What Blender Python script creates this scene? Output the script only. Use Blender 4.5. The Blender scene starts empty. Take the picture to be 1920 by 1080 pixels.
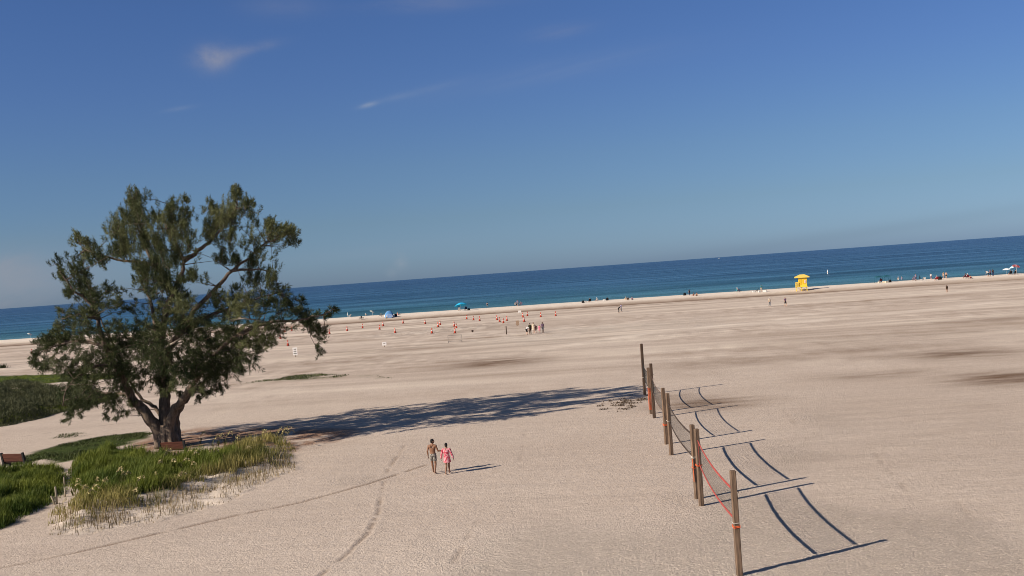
import bpy, math, random
import numpy as np
from mathutils import Vector, Matrix, Quaternion, noise as mnoise

# ------------------------------------------------------------------ camera, world, sun
S = bpy.context.scene
C = S.collection
F = 2000.0; CAM_H = 10.0
ROLL = math.atan(138 / 1920)

def _lev(u, v):
    x, y = u - 960, 540 - v
    return x * math.cos(ROLL) + y * math.sin(ROLL), -x * math.sin(ROLL) + y * math.cos(ROLL)
PITCH = -math.atan(_lev(960, 510)[1] / F)

cam_d = bpy.data.cameras.new('camera'); cam = bpy.data.objects.new('camera', cam_d); C.objects.link(cam)
cam_d.sensor_width = 36; cam_d.lens = 36 * F / 1920
cam_d.clip_start = 0.5; cam_d.clip_end = 200000
cam.matrix_world = (Matrix.Translation((0, 0, CAM_H)) @ Matrix.Rotation(math.pi / 2 + PITCH, 4, 'X')
                    @ Matrix.Rotation(-ROLL, 4, 'Z'))
S.camera = cam
S.view_settings.view_transform = 'Standard'; S.view_settings.look = 'None'
S.view_settings.gamma = 1; S.view_settings.use_curve_mapping = False
S.view_settings.exposure = 0.2
S.cycles.filter_width = 0.95; S.cycles.max_bounces = 4; S.cycles.diffuse_bounces = 2; S.cycles.transmission_bounces = 2

SUN_AZ, SUN_EL = math.radians(63.8), math.radians(28.0)     # where the light travels to, from +Y towards +X
sd = Vector((math.sin(SUN_AZ) * math.cos(SUN_EL), math.cos(SUN_AZ) * math.cos(SUN_EL), -math.sin(SUN_EL)))
sun_d = bpy.data.lights.new('sun', 'SUN'); sun = bpy.data.objects.new('sun', sun_d); C.objects.link(sun)
sun_d.energy = 5.0; sun_d.angle = math.radians(0.5); sun_d.color = (1.0, 0.88, 0.74)
sun.rotation_euler = sd.to_track_quat('-Z', 'Y').to_euler()

def ray(u, v):
    X, Y = _lev(u, v)
    c, s = math.cos(PITCH), math.sin(PITCH)
    return np.array([X, F * c - Y * s, F * s + Y * c])

W = bpy.data.worlds.new('World'); S.world = W; W.use_nodes = True
SKY = [(0.0, (.37, .565, 1.10, 1)), (.02, (.39, .585, 1.06, 1)), (.055, (.405, .557, .873, 1)), (.105, (.425, .565, .845, 1)), (.178, (.424, .561, .894, 1)), (.25, (.42, .57, .92, 1)), (.42, (.40, .46, .62, 1)), (.7, (.40, .41, .46, 1))]
# u, v, half sizes along and across, tilt, strength, noise scale, threshold
WHITE = (3.4, 4.0, 5.2, 1); PINK = (3.6, 3.6, 4.2, 1)
CLOUD_LIST = [
    (400, 108, 30, 20, .10, 1.25, 24, .36, 1.6, PINK), (455, 95, 48, 9, .2, .75, 26, .36, 3, PINK),
    (690, 197, 16, 4, .2, .6, 30, .3, 3, WHITE), (780, 173, 70, 6, .17, .3, 24, .35, 4, WHITE), (335, 204, 24, 4, .15, .4, 26, .35, 4, WHITE),
    (530, 12, 60, 18, 0, .3, 16, .38, 3, PINK), (1050, 58, 55, 12, .05, .22, 18, .36, 4, PINK), (800, 5, 120, 14, 0, .3, 16, .38, 4, PINK), (1050, 130, 220, 20, .1, .2, 14, .38, 5, WHITE),
    (30, 545, 75, 34, .07, .75, 20, .33, 1.7, (3.2, 3.4, 4.0, 1)), (10, 505, 50, 30, 0, .7, 22, .35, 1.5, (3.4, 3.5, 4.0, 1)), (80, 520, 130, 60, .07, .35, 9, .30, 2, (3.0, 3.3, 4.0, 1)),
    (752, 492, 11, 15, 0, .5, 40, .28, 1, (3.4, 3.9, 4.6, 1)), (735, 512, 9, 9, 0, .4, 40, .28, 1, (3.4, 3.9, 4.6, 1)),
    (1500, 452, 700, 12, .072, .18, 6, .25, 8, (1.5, 2.1, 2.9, 1)), (700, 470, 160, 14, .05, .25, 12, .34, 6, WHITE),
]
def build_world():
    nt = W.node_tree; N = nt.nodes; L = nt.links
    for n in list(N): N.remove(n)
    out = N.new('ShaderNodeOutputWorld'); bg = N.new('ShaderNodeBackground')
    sky = N.new('ShaderNodeTexSky'); sky.sky_type = 'NISHITA'; sky.sun_disc = False
    sky.sun_elevation = SUN_EL; sky.sun_rotation = SUN_AZ + math.pi
    sky.air_density = 1.0; sky.dust_density = 0.35; sky.ozone_density = 2.2; sky.altitude = 0
    tc = N.new('ShaderNodeTexCoord')
    sep = N.new('ShaderNodeSeparateXYZ'); L.new(tc.outputs['Generated'], sep.inputs[0])
    # an even sky: tinted by height, dimmed and greyed above view to darken shadows
    ramp = N.new('ShaderNodeValToRGB'); L.new(sep.outputs['Z'], ramp.inputs['Fac'])
    el = ramp.color_ramp.elements
    el[0].position = 0.0; el[0].color = SKY[0][1]
    el[1].position = SKY[-1][0]; el[1].color = SKY[-1][1]
    for p, c in SKY[1:-1]:
        e_ = el.new(p); e_.color = c
    mul = N.new('ShaderNodeMix'); mul.data_type = 'RGBA'; mul.blend_type = 'MULTIPLY'; mul.inputs[0].default_value = 1
    L.new(sky.outputs[0], mul.inputs[6]); L.new(ramp.outputs[0], mul.inputs[7])
    col = mul.outputs[2]
    def cloud(u, v, su, sv, ang, bright, nscale, thr, stretch, tint, col_in):
        """a wisp of cloud round one direction of the sky"""
        d = Vector(ray(u, v)).normalized()
        r = d.cross(Vector((0, 0, 1))).normalized(); up = r.cross(d)
        r2 = r * math.cos(ang) + up * math.sin(ang); u2 = -r * math.sin(ang) + up * math.cos(ang)
        def dot(vec):
            n = N.new('ShaderNodeVectorMath'); n.operation = 'DOT_PRODUCT'
            L.new(tc.outputs['Generated'], n.inputs[0]); n.inputs[1].default_value = vec
            return n.outputs['Value']
        def math_(op, a, b):
            n = N.new('ShaderNodeMath'); n.operation = op
            for i, q in enumerate((a, b)):
                if isinstance(q, (int, float)): n.inputs[i].default_value = q
                else: L.new(q, n.inputs[i])
            return n.outputs[0]
        a = math_('DIVIDE', dot(r2), su / F); b = math_('DIVIDE', dot(u2), sv / F)
        e = math_('ADD', math_('MULTIPLY', a, a), math_('MULTIPLY', b, b))
        g = math_('POWER', 2.718, math_('MULTIPLY', e, -1.0))
        front = math_('GREATER_THAN', dot(d), 0.0)
        cv = N.new('ShaderNodeCombineXYZ')
        L.new(math_('MULTIPLY', dot(r2), nscale / stretch), cv.inputs[0]); L.new(math_('MULTIPLY', dot(u2), nscale), cv.inputs[1])
        cv.inputs[2].default_value = u * 0.37
        no = N.new('ShaderNodeTexNoise'); no.inputs['Scale'].default_value = 1.0; no.inputs['Detail'].default_value = 7
        no.inputs['Roughness'].default_value = 0.6; no.inputs['Distortion'].default_value = 0.6
        L.new(cv.outputs[0], no.inputs['Vector'])
        k = N.new('ShaderNodeMapRange'); k.inputs[1].default_value = thr; k.inputs[2].default_value = thr + 0.35
        L.new(no.outputs[0], k.inputs[0])
        f = math_('MULTIPLY', math_('MULTIPLY', math_('MULTIPLY', k.outputs[0], g), bright), front)
        m = N.new('ShaderNodeMix'); m.data_type = 'RGBA'
        L.new(f, m.inputs[0]); L.new(col_in, m.inputs[6]); m.inputs[7].default_value = tint
        return m.outputs[2]
    for args in CLOUD_LIST: col = cloud(*args, col)
    L.new(col, bg.inputs['Color']); bg.inputs['Strength'].default_value = 0.0785
    L.new(bg.outputs[0], out.inputs['Surface'])
build_world()

# ------------------------------------------------------------------ helpers
R = random.Random(7)
def lin(r, g, b): 
    f = lambda c: (c / 255 / 12.92) if c / 255 <= 0.04045 else ((c / 255 + 0.055) / 1.055) ** 2.4
    return (f(r), f(g), f(b), 1)

def smooth(a, b, x):
    t = np.clip((x - a) / (b - a), 0, 1); return t * t * (3 - 2 * t)

def _hash(i, j, seed):
    n = (i.astype(np.int64) * 374761393 + j.astype(np.int64) * 668265263 + seed * 1442695041) & 0xffffffff
    n = ((n ^ (n >> 13)) * 1274126177) & 0xffffffff
    return ((n ^ (n >> 16)) & 0xffff) / 65535.0
def vnoise(x, y, seed=0):
    x = np.asarray(x, float); y = np.asarray(y, float)
    i = np.floor(x); j = np.floor(y); fx = x - i; fy = y - j
    fx = fx * fx * (3 - 2 * fx); fy = fy * fy * (3 - 2 * fy)
    a = _hash(i, j, seed); b = _hash(i + 1, j, seed); c = _hash(i, j + 1, seed); d = _hash(i + 1, j + 1, seed)
    return (a * (1 - fx) + b * fx) * (1 - fy) + (c * (1 - fx) + d * fx) * fy
def fbm(x, y, seed=0, o=4):
    t = 0; a = 1; s = 0
    for k in range(o):
        t = t + a * vnoise(x * 2 ** k, y * 2 ** k, seed + k * 17); s += a; a *= 0.5
    return t / s

def gp0(u, v, z=0.0):
    r = ray(u, v); t = (z - CAM_H) / r[2]
    return np.array([r[0] * t, r[1] * t])
def at(u, v, y):
    r = ray(u, v); t = y / r[1]
    return Vector((r[0] * t, y, CAM_H + r[2] * t))

def inside(poly, x, y):
    n = len(poly); r = np.zeros(np.shape(x), bool)
    for i in range(n):
        x1, y1 = poly[i]; x2, y2 = poly[(i + 1) % n]
        c = ((y1 > y) != (y2 > y)) & (x < (x2 - x1) * (y - y1) / ((y2 - y1) or 1e-9) + x1)
        r ^= c
    return r
def dist_line(pts, x, y, closed=False):
    d = np.full(np.shape(x), 1e9)
    n = len(pts)
    for i in range(n if closed else n - 1):
        ax, ay = pts[i]; bx, by = pts[(i + 1) % n]
        dx, dy = bx - ax, by - ay; l2 = dx * dx + dy * dy + 1e-12
        t = np.clip(((x - ax) * dx + (y - ay) * dy) / l2, 0, 1)
        d = np.minimum(d, np.hypot(x - ax - t * dx, y - ay - t * dy))
    return d
def sdist(poly, x, y):
    d = dist_line(poly, x, y, True)
    return np.where(inside(poly, x, y), d, -d)

# ------------------------------------------------------------------ lie of the land
SHORE = [(-60, 643), (0, 640), (240, 623), (500, 607.5), (624, 599), (834, 585), (960, 574.6), (1080, 567.7), (1286, 555), (1470, 544.8), (1572, 535), (1709, 528.5), (1915, 515), (1990, 510)]
BAND = [(-60, 652), (0, 649), (240, 632), (500, 616), (624, 607.5), (834, 592.5), (960, 583), (1080, 576), (1286, 563.6), (1470, 552.6), (1572, 543.6), (1709, 537), (1915, 523), (1990, 517.5)]
_sh = np.array([gp0(*p) for p in SHORE]); _bd = np.array([gp0(*p) for p in BAND])
_ps = np.polyfit(_sh[:, 0], _sh[:, 1], 3); _pb = np.polyfit(_bd[:, 0], _bd[:, 1], 3)
def _poly(p, x):
    xc = np.clip(x, -190, 150)
    return np.polyval(p, xc) + (x - xc) * np.where(x < 0, np.polyval(np.polyder(p), -190), np.polyval(np.polyder(p), 150))
def shore_y(x): return _poly(_ps, np.asarray(x, float))
def band_y(x): return _poly(_pb, np.asarray(x, float))

def pw(pts): return [tuple(gp0(*p)) for p in pts]
# where things grow, all on the ground (metres)
P_LUSH = pw([(128, 905), (140, 868), (200, 843), (290, 856), (345, 862), (420, 850), (455, 862), (430, 885), (370, 902), (310, 930), (235, 945), (165, 945)])
P_OATS = pw([(98, 1003), (95, 965), (135, 930), (170, 925), (235, 930), (300, 915), (360, 890), (400, 872), (395, 855), (440, 838), (520, 815), (548, 840), (546, 872), (505, 886), (480, 893), (400, 915), (310, 946), (205, 970), (130, 992)])
P_LEFT = pw([(-160, 1010), (-160, 905), (0, 880), (60, 880), (112, 878), (120, 905), (115, 925), (95, 945), (40, 972), (0, 995), (-60, 1012)])
P_LOW = pw([(8, 872), (40, 855), (120, 832), (200, 818), (270, 810), (292, 812), (245, 830), (205, 842), (150, 862), (110, 868), (80, 862), (40, 872)])
P_SHRUB = pw([(-160, 815), (-160, 738), (0, 731), (60, 726), (130, 734), (200, 742), (190, 756), (130, 770), (60, 788), (0, 800)])
P_LAWN = pw([(-160, 710), (0, 704), (100, 702), (235, 700), (222, 710), (130, 716), (60, 722), (0, 724), (-160, 730)])
P_EDGE = pw([(-160, 822), (0, 797), (60, 786), (140, 768), (200, 752), (230, 742), (190, 744), (120, 754), (60, 768), (0, 784), (-160, 800)])
P_PATCH = pw([(460, 719), (500, 712), (560, 703), (600, 701), (655, 703), (640, 708), (560, 713), (500, 716)])
P_PATCH2 = pw([(660, 704), (700, 703), (745, 710), (730, 711), (690, 707)])
P_PATCH3 = pw([(92, 823), (110, 816), (150, 812), (168, 815), (150, 821), (110, 824)])
P_LITTER = pw([(225, 845), (255, 822), (300, 808), (360, 803), (450, 800), (560, 800), (700, 802), (640, 830), (560, 850), (480, 850), (350, 862), (270, 860)])
P_ROUGHMOUND = pw([(95, 1003), (100, 975), (300, 920), (400, 890), (545, 860), (560, 880), (500, 905), (420, 945), (300, 978), (150, 1005)])
P_WRACK = pw([(1115, 765), (1130, 750), (1180, 741), (1215, 742), (1215, 755), (1165, 772), (1135, 772)])
P_PATH = pw([(-40, 1030), (60, 985), (100, 950), (118, 925), (122, 880), (142, 880), (138, 915), (125, 945), (95, 975), (98, 1000), (40, 1040)])
TRACKS = [pw(t) for t in [
    [(-60, 1080), (0, 1066), (150, 1035), (300, 1000), (450, 965), (560, 943), (690, 908), (800, 872)],
    [(585, 1092), (650, 1040), (690, 1000), (710, 960), (716, 920), (728, 880), (760, 835)],
    [(825, 1095), (870, 1020), (893, 975)],
    [(975, 865), (988, 790)],
    [(1470, 770), (1520, 830)], [(1640, 850), (1700, 920)], [(1760, 900), (1830, 985)],
    [(-40, 832), (90, 812), (220, 795), (330, 790)],
]]
def terrain(x, y):
    x = np.asarray(x, float); y = np.asarray(y, float)
    ys, yb = shore_y(x), band_y(x)
    q = (y - yb) / (ys - yb)
    base = 0.10 * (fbm(x / 14, y / 14, 3, 3) - 0.5) * smooth(20, 60, y) + 0.05 * (fbm(x / 4, y / 4, 5, 3) - 0.5)
    base = base + 0.22 * (fbm(x / 45 + y / 160, y / 9, 9, 3) - 0.5) * smooth(95, 170, y) * (1 - smooth(-0.3, 0.0, q))
    berm = -0.30 * np.exp(-((q + 0.02) / 0.10) ** 2) + 0.55 * smooth(0.0, 0.26, q) * (1 - smooth(0.78, 1.02, q))
    z = base * (1 - smooth(-0.15, 0.05, q)) + berm * smooth(-0.5, -0.1, q)
    z = np.where(q > 1.0, -0.035 * (y - ys), z)
    # dune hummocks under the plants
    for P, h, w in ((P_LUSH, 0.30, 2.5), (P_OATS, 0.28, 1.6), (P_LEFT, 0.25, 2.0), (P_SHRUB, 0.3, 5.0)):
        bx = [p[0] for p in P]; by = [p[1] for p in P]
        m = (x > min(bx) - 1) & (x < max(bx) + 1) & (y > min(by) - 1) & (y < max(by) + 1)
        if m.any():
            z = np.array(z, float); zz = np.zeros(np.shape(z)); s = sdist(P, x[m] if np.ndim(x) else x, y[m] if np.ndim(y) else y)
            zz[m] = h * smooth(0, w, s); z = z + zz
    return z
def gz(x, y): return float(terrain(np.array([x]), np.array([y]))[0])
def place(u, v):
    """the spot of the ground seen at a pixel of the photograph"""
    r = ray(u, v); p1 = gp0(u, v, 0.0); t0 = p1[1] / r[1]
    ts = t0 * np.linspace(.80, 1.12, 1300); x, y = r[0] * ts, r[1] * ts; h = CAM_H + r[2] * ts - terrain(x, y)
    k = int(np.argmax(h <= 0)) if (h <= 0).any() else len(ts) - 1
    x, y = x[k], y[k]
    # never past the crest of the shore ridge
    ys, yb = float(shore_y(x)), float(band_y(x)); y = min(y, yb + .74 * (ys - yb)); x = r[0] * y / r[1]
    return Vector((x, y, gz(x, y)))

# ------------------------------------------------------------------ materials
def newmat(name):
    m = bpy.data.materials.new(name); m.use_nodes = True
    return m, m.node_tree.nodes, m.node_tree.links, m.node_tree.nodes['Principled BSDF']
def mat(name, col, rough=0.6, var=0.25, scale=6.0, metal=0.0, bump=0.0, spec=0.3, coord='Object', stretch=None):
    """a base colour broken up by noise, with optional bump"""
    m, N, L, P = newmat(name)
    tc = N.new('ShaderNodeTexCoord'); no = N.new('ShaderNodeTexNoise')
    no.inputs['Scale'].default_value = scale; no.inputs['Detail'].default_value = 5
    src = tc.outputs[coord]
    if stretch:
        mp = N.new('ShaderNodeMapping'); mp.inputs['Scale'].default_value = stretch; L.new(src, mp.inputs[0]); src = mp.outputs[0]
    L.new(src, no.inputs['Vector'])
    r = N.new('ShaderNodeValToRGB'); L.new(no.outputs[0], r.inputs[0])
    r.color_ramp.elements[0].position = 0.3; r.color_ramp.elements[1].position = 0.7
    c = col[:3]
    r.color_ramp.elements[0].color = tuple(max(0, k * (1 - var)) for k in c) + (1,)
    r.color_ramp.elements[1].color = tuple(min(1, k * (1 + var)) for k in c) + (1,)
    L.new(r.outputs[0], P.inputs['Base Color'])
    P.inputs['Roughness'].default_value = rough; P.inputs['Metallic'].default_value = metal
    P.inputs['Specular IOR Level'].default_value = spec
    if bump:
        b = N.new('ShaderNodeBump'); b.inputs['Strength'].default_value = bump; b.inputs['Distance'].default_value = 0.02
        L.new(no.outputs[0], b.inputs['Height']); L.new(b.outputs[0], P.inputs['Normal'])
    return m
def leafmat(name, c0, c1, rough=0.6, trans=0.15, attr='tint'):
    m, N, L, P = newmat(name)
    a = N.new('ShaderNodeAttribute'); a.attribute_name = attr
    mx = N.new('ShaderNodeMix'); mx.data_type = 'RGBA'
    L.new(a.outputs['Fac'], mx.inputs[0]); mx.inputs[6].default_value = c0; mx.inputs[7].default_value = c1
    L.new(mx.outputs[2], P.inputs['Base Color']); P.inputs['Roughness'].default_value = rough
    P.inputs['Specular IOR Level'].default_value = 0.2
    t = N.new('ShaderNodeBsdfTranslucent'); L.new(mx.outputs[2], t.inputs['Color'])
    ms = N.new('ShaderNodeMixShader'); ms.inputs[0].default_value = trans
    L.new(P.outputs[0], ms.inputs[1]); L.new(t.outputs[0], ms.inputs[2])
    L.new(ms.outputs[0], N['Material Output'].inputs['Surface'])
    return m

# ------------------------------------------------------------------ mesh building
def tag(o, label=None, cat=None, group=None, kind=None):
    if label: o['label'] = label
    if cat: o['category'] = cat
    if group: o['group'] = group
    if kind: o['kind'] = kind
    return o
def empty(name, loc=(0, 0, 0), rz=0.0, scale=1.0):
    o = bpy.data.objects.new(name, None); C.objects.link(o); o.empty_display_size = 0.3
    o.location = loc; o.rotation_euler = (0, 0, rz); o.scale = (scale,) * 3
    return o
def link_mesh(name, me, m, parent=None):
    o = bpy.data.objects.new(name, me); C.objects.link(o)
    if m and not me.materials: me.materials.append(m)
    if parent: o.parent = parent
    return o
def copy_tree(o, parent=None):
    c = o.copy(); C.objects.link(c); c.parent = parent
    for ch in list(o.children): copy_tree(ch, c)
    return c

class MB:
    def __init__(s): s.v = []; s.f = []
    def add(s, vs, fs):
        b = len(s.v); s.v += [tuple(v) for v in vs]; s.f += [tuple(i + b for i in f) for f in fs]
    def box(s, c, size, rz=0.0, rot=None, bev=0.0):
        x, y, z = (k / 2 for k in size)
        M = rot if rot is not None else Matrix.Rotation(rz, 3, 'Z')
        c = Vector(c)
        if bev <= 0:
            vs = [(a, b, d) for d in (-z, z) for b in (-y, y) for a in (-x, x)]
            fs = [(0, 2, 3, 1), (4, 5, 7, 6), (0, 1, 5, 4), (2, 6, 7, 3), (0, 4, 6, 2), (1, 3, 7, 5)]
        else:
            e = bev; ring = lambda X, Y, Z: [(-X + e, -Y, Z), (X - e, -Y, Z), (X, -Y + e, Z), (X, Y - e, Z), (X - e, Y, Z), (-X + e, Y, Z), (-X, Y - e, Z), (-X, -Y + e, Z)]
            inset = lambda X, Y, Z: [(-X + e, -Y + e, Z), (X - e, -Y + e, Z), (X - e, -Y + e, Z), (X - e, Y - e, Z), (X - e, Y - e, Z), (-X + e, Y - e, Z), (-X + e, Y - e, Z), (-X + e, -Y + e, Z)]
            sh = lambda X, Y, Z: [(-X + 1.6 * e, -Y + e * .3, Z), (X - 1.6 * e, -Y + e * .3, Z), (X - e * .3, -Y + 1.6 * e, Z), (X - e * .3, Y - 1.6 * e, Z), (X - 1.6 * e, Y - e * .3, Z), (-X + 1.6 * e, Y - e * .3, Z), (-X + e * .3, Y - 1.6 * e, Z), (-X + e * .3, -Y + 1.6 * e, Z)]
            vs = sh(x, y, -z) + ring(x, y, -z + e) + ring(x, y, z - e) + sh(x, y, z)
            fs = [tuple(reversed(range(8))), tuple(range(24, 32))]
            for k in range(3):
                for i in range(8):
                    j = (i + 1) % 8
                    fs.append((k * 8 + i, k * 8 + j, k * 8 + 8 + j, k * 8 + 8 + i))
        s.add([M @ Vector(v) + c for v in vs], fs)
    def beam(s, p, q, w, h=None, up=(0, 0, 1)):
        p = Vector(p); q = Vector(q); d = q - p; l = d.length
        if l < 1e-6: return
        d.normalize(); u = Vector(up)
        if abs(d.dot(u)) > 0.98: u = Vector((1, 0, 0))
        x = d.cross(u).normalized(); z = x.cross(d)
        s.box((p + q) / 2, (w, l, h or w), rot=Matrix((x, d, z)).transposed())
    def tube(s, pts, rad, n=8, cap=True, xhint=None):
        pts = [Vector(p) for p in pts]; k = len(pts)
        if not isinstance(rad, (list, tuple)): rad = [rad] * k
        rings = []; prev = Vector(xhint) if xhint else None
        for i, p in enumerate(pts):
            d = (pts[min(i + 1, k - 1)] - pts[max(i - 1, 0)])
            if d.length < 1e-9: d = Vector((0, 0, 1))
            d.normalize()
            if prev is None: prev = d.orthogonal()
            x = prev - d * prev.dot(d)
            if x.length < 1e-6: x = d.orthogonal()
            x.normalize(); y = d.cross(x)
            if not xhint: prev = x
            r = rad[i]; rx, ry = r if isinstance(r, (tuple, list)) else (r, r)
            rings.append([p + x * math.cos(2 * math.pi * a / n) * rx + y * math.sin(2 * math.pi * a / n) * ry for a in range(n)])
        vs = [v for r in rings for v in r]; fs = []
        for i in range(k - 1):
            for a in range(n):
                b = (a + 1) % n; fs.append((i * n + a, i * n + b, i * n + n + b, i * n + n + a))
        if cap:
            fs.append(tuple(reversed(range(n)))); fs.append(tuple(range((k - 1) * n, k * n)))
        s.add(vs, fs)
    def ball(s, c, r, nu=10, nv=7, rot=None):
        r = (r, r, r) if not isinstance(r, (tuple, list)) else r; c = Vector(c)
        vs = [(0, 0, -r[2])]
        for j in range(1, nv):
            t = math.pi * j / nv
            for i in range(nu):
                a = 2 * math.pi * i / nu
                vs.append((r[0] * math.sin(t) * math.cos(a), r[1] * math.sin(t) * math.sin(a), -r[2] * math.cos(t)))
        vs.append((0, 0, r[2])); n = len(vs); fs = []
        for i in range(nu):
            j = (i + 1) % nu
            fs.append((0, 1 + j, 1 + i)); fs.append((n - 1, n - 1 - nu + i, n - 1 - nu + j))
            for k in range(nv - 2):
                a = 1 + k * nu; fs.append((a + i, a + j, a + nu + j, a + nu + i))
        s.add([(rot @ Vector(v) if rot else Vector(v)) + c for v in vs], fs)
    def capsule(s, p, q, r0, r1, n=10):
        """a limb: a taper with rounded ends"""
        p = Vector(p); q = Vector(q); d = q - p
        if d.length < 1e-6: d = Vector((0, 0, 1e-4))
        u = d.normalized()
        pts = [p - u * r0 * 0.92, p - u * r0 * 0.6, p, q, q + u * r1 * 0.6, q + u * r1 * 0.92]
        s.tube(pts, [r0 * 0.35, r0 * 0.8, r0, r1, r1 * 0.8, r1 * 0.35], n)
    def lathe(s, prof, n=16, c=(0, 0, 0)):
        c = Vector(c); vs = []; fs = []
        for r, z in prof:
            for a in range(n):
                t = 2 * math.pi * a / n; vs.append(c + Vector((r * math.cos(t), r * math.sin(t), z)))
        for i in range(len(prof) - 1):
            for a in range(n):
                b = (a + 1) % n; fs.append((i * n + a, i * n + b, i * n + n + b, i * n + n + a))
        if prof[0][0] > 1e-4: fs.append(tuple(reversed(range(n))))
        if prof[-1][0] > 1e-4: fs.append(tuple(range((len(prof) - 1) * n, len(prof) * n)))
        s.add(vs, fs)
    def mesh(s, name, smooth_=False):
        me = bpy.data.meshes.new(name); me.from_pydata(s.v, [], s.f); me.update()
        if smooth_: me.polygons.foreach_set('use_smooth', [True] * len(me.polygons))
        return me
    def build(s, name, m, parent=None, smooth_=False):
        return link_mesh(name, s.mesh(name, smooth_), m, parent)

def bulk(name, verts, faces_tri, m, parent=None, tint=None):
    """a big triangle mesh from arrays"""
    me = bpy.data.meshes.new(name); nv = len(verts); nf = len(faces_tri)
    me.vertices.add(nv); me.vertices.foreach_set('co', np.asarray(verts, np.float32).ravel())
    me.loops.add(nf * 3); me.loops.foreach_set('vertex_index', np.asarray(faces_tri, np.int32).ravel())
    me.polygons.add(nf); me.polygons.foreach_set('loop_start', np.arange(0, nf * 3, 3, dtype=np.int32))
    me.polygons.foreach_set('loop_total', np.full(nf, 3, np.int32))
    me.update(calc_edges=True); me.validate()
    if tint is not None:
        a = me.attributes.new('tint', 'FLOAT', 'POINT'); a.data.foreach_set('value', np.asarray(tint, np.float32))
    return link_mesh(name, me, m, parent)

def remeshed(mb, voxel, name):
    me = mb.mesh(name); o = bpy.data.objects.new('temporary', me); C.objects.link(o)
    r = o.modifiers.new('r', 'REMESH'); r.mode = 'VOXEL'; r.voxel_size = voxel; r.use_smooth_shade = True
    sm = o.modifiers.new('s', 'SMOOTH'); sm.iterations = 2; sm.factor = 0.5
    dg = bpy.context.evaluated_depsgraph_get()
    res = bpy.data.meshes.new_from_object(o.evaluated_get(dg)); res.name = name
    bpy.data.objects.remove(o); bpy.data.meshes.remove(me)
    return res

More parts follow.
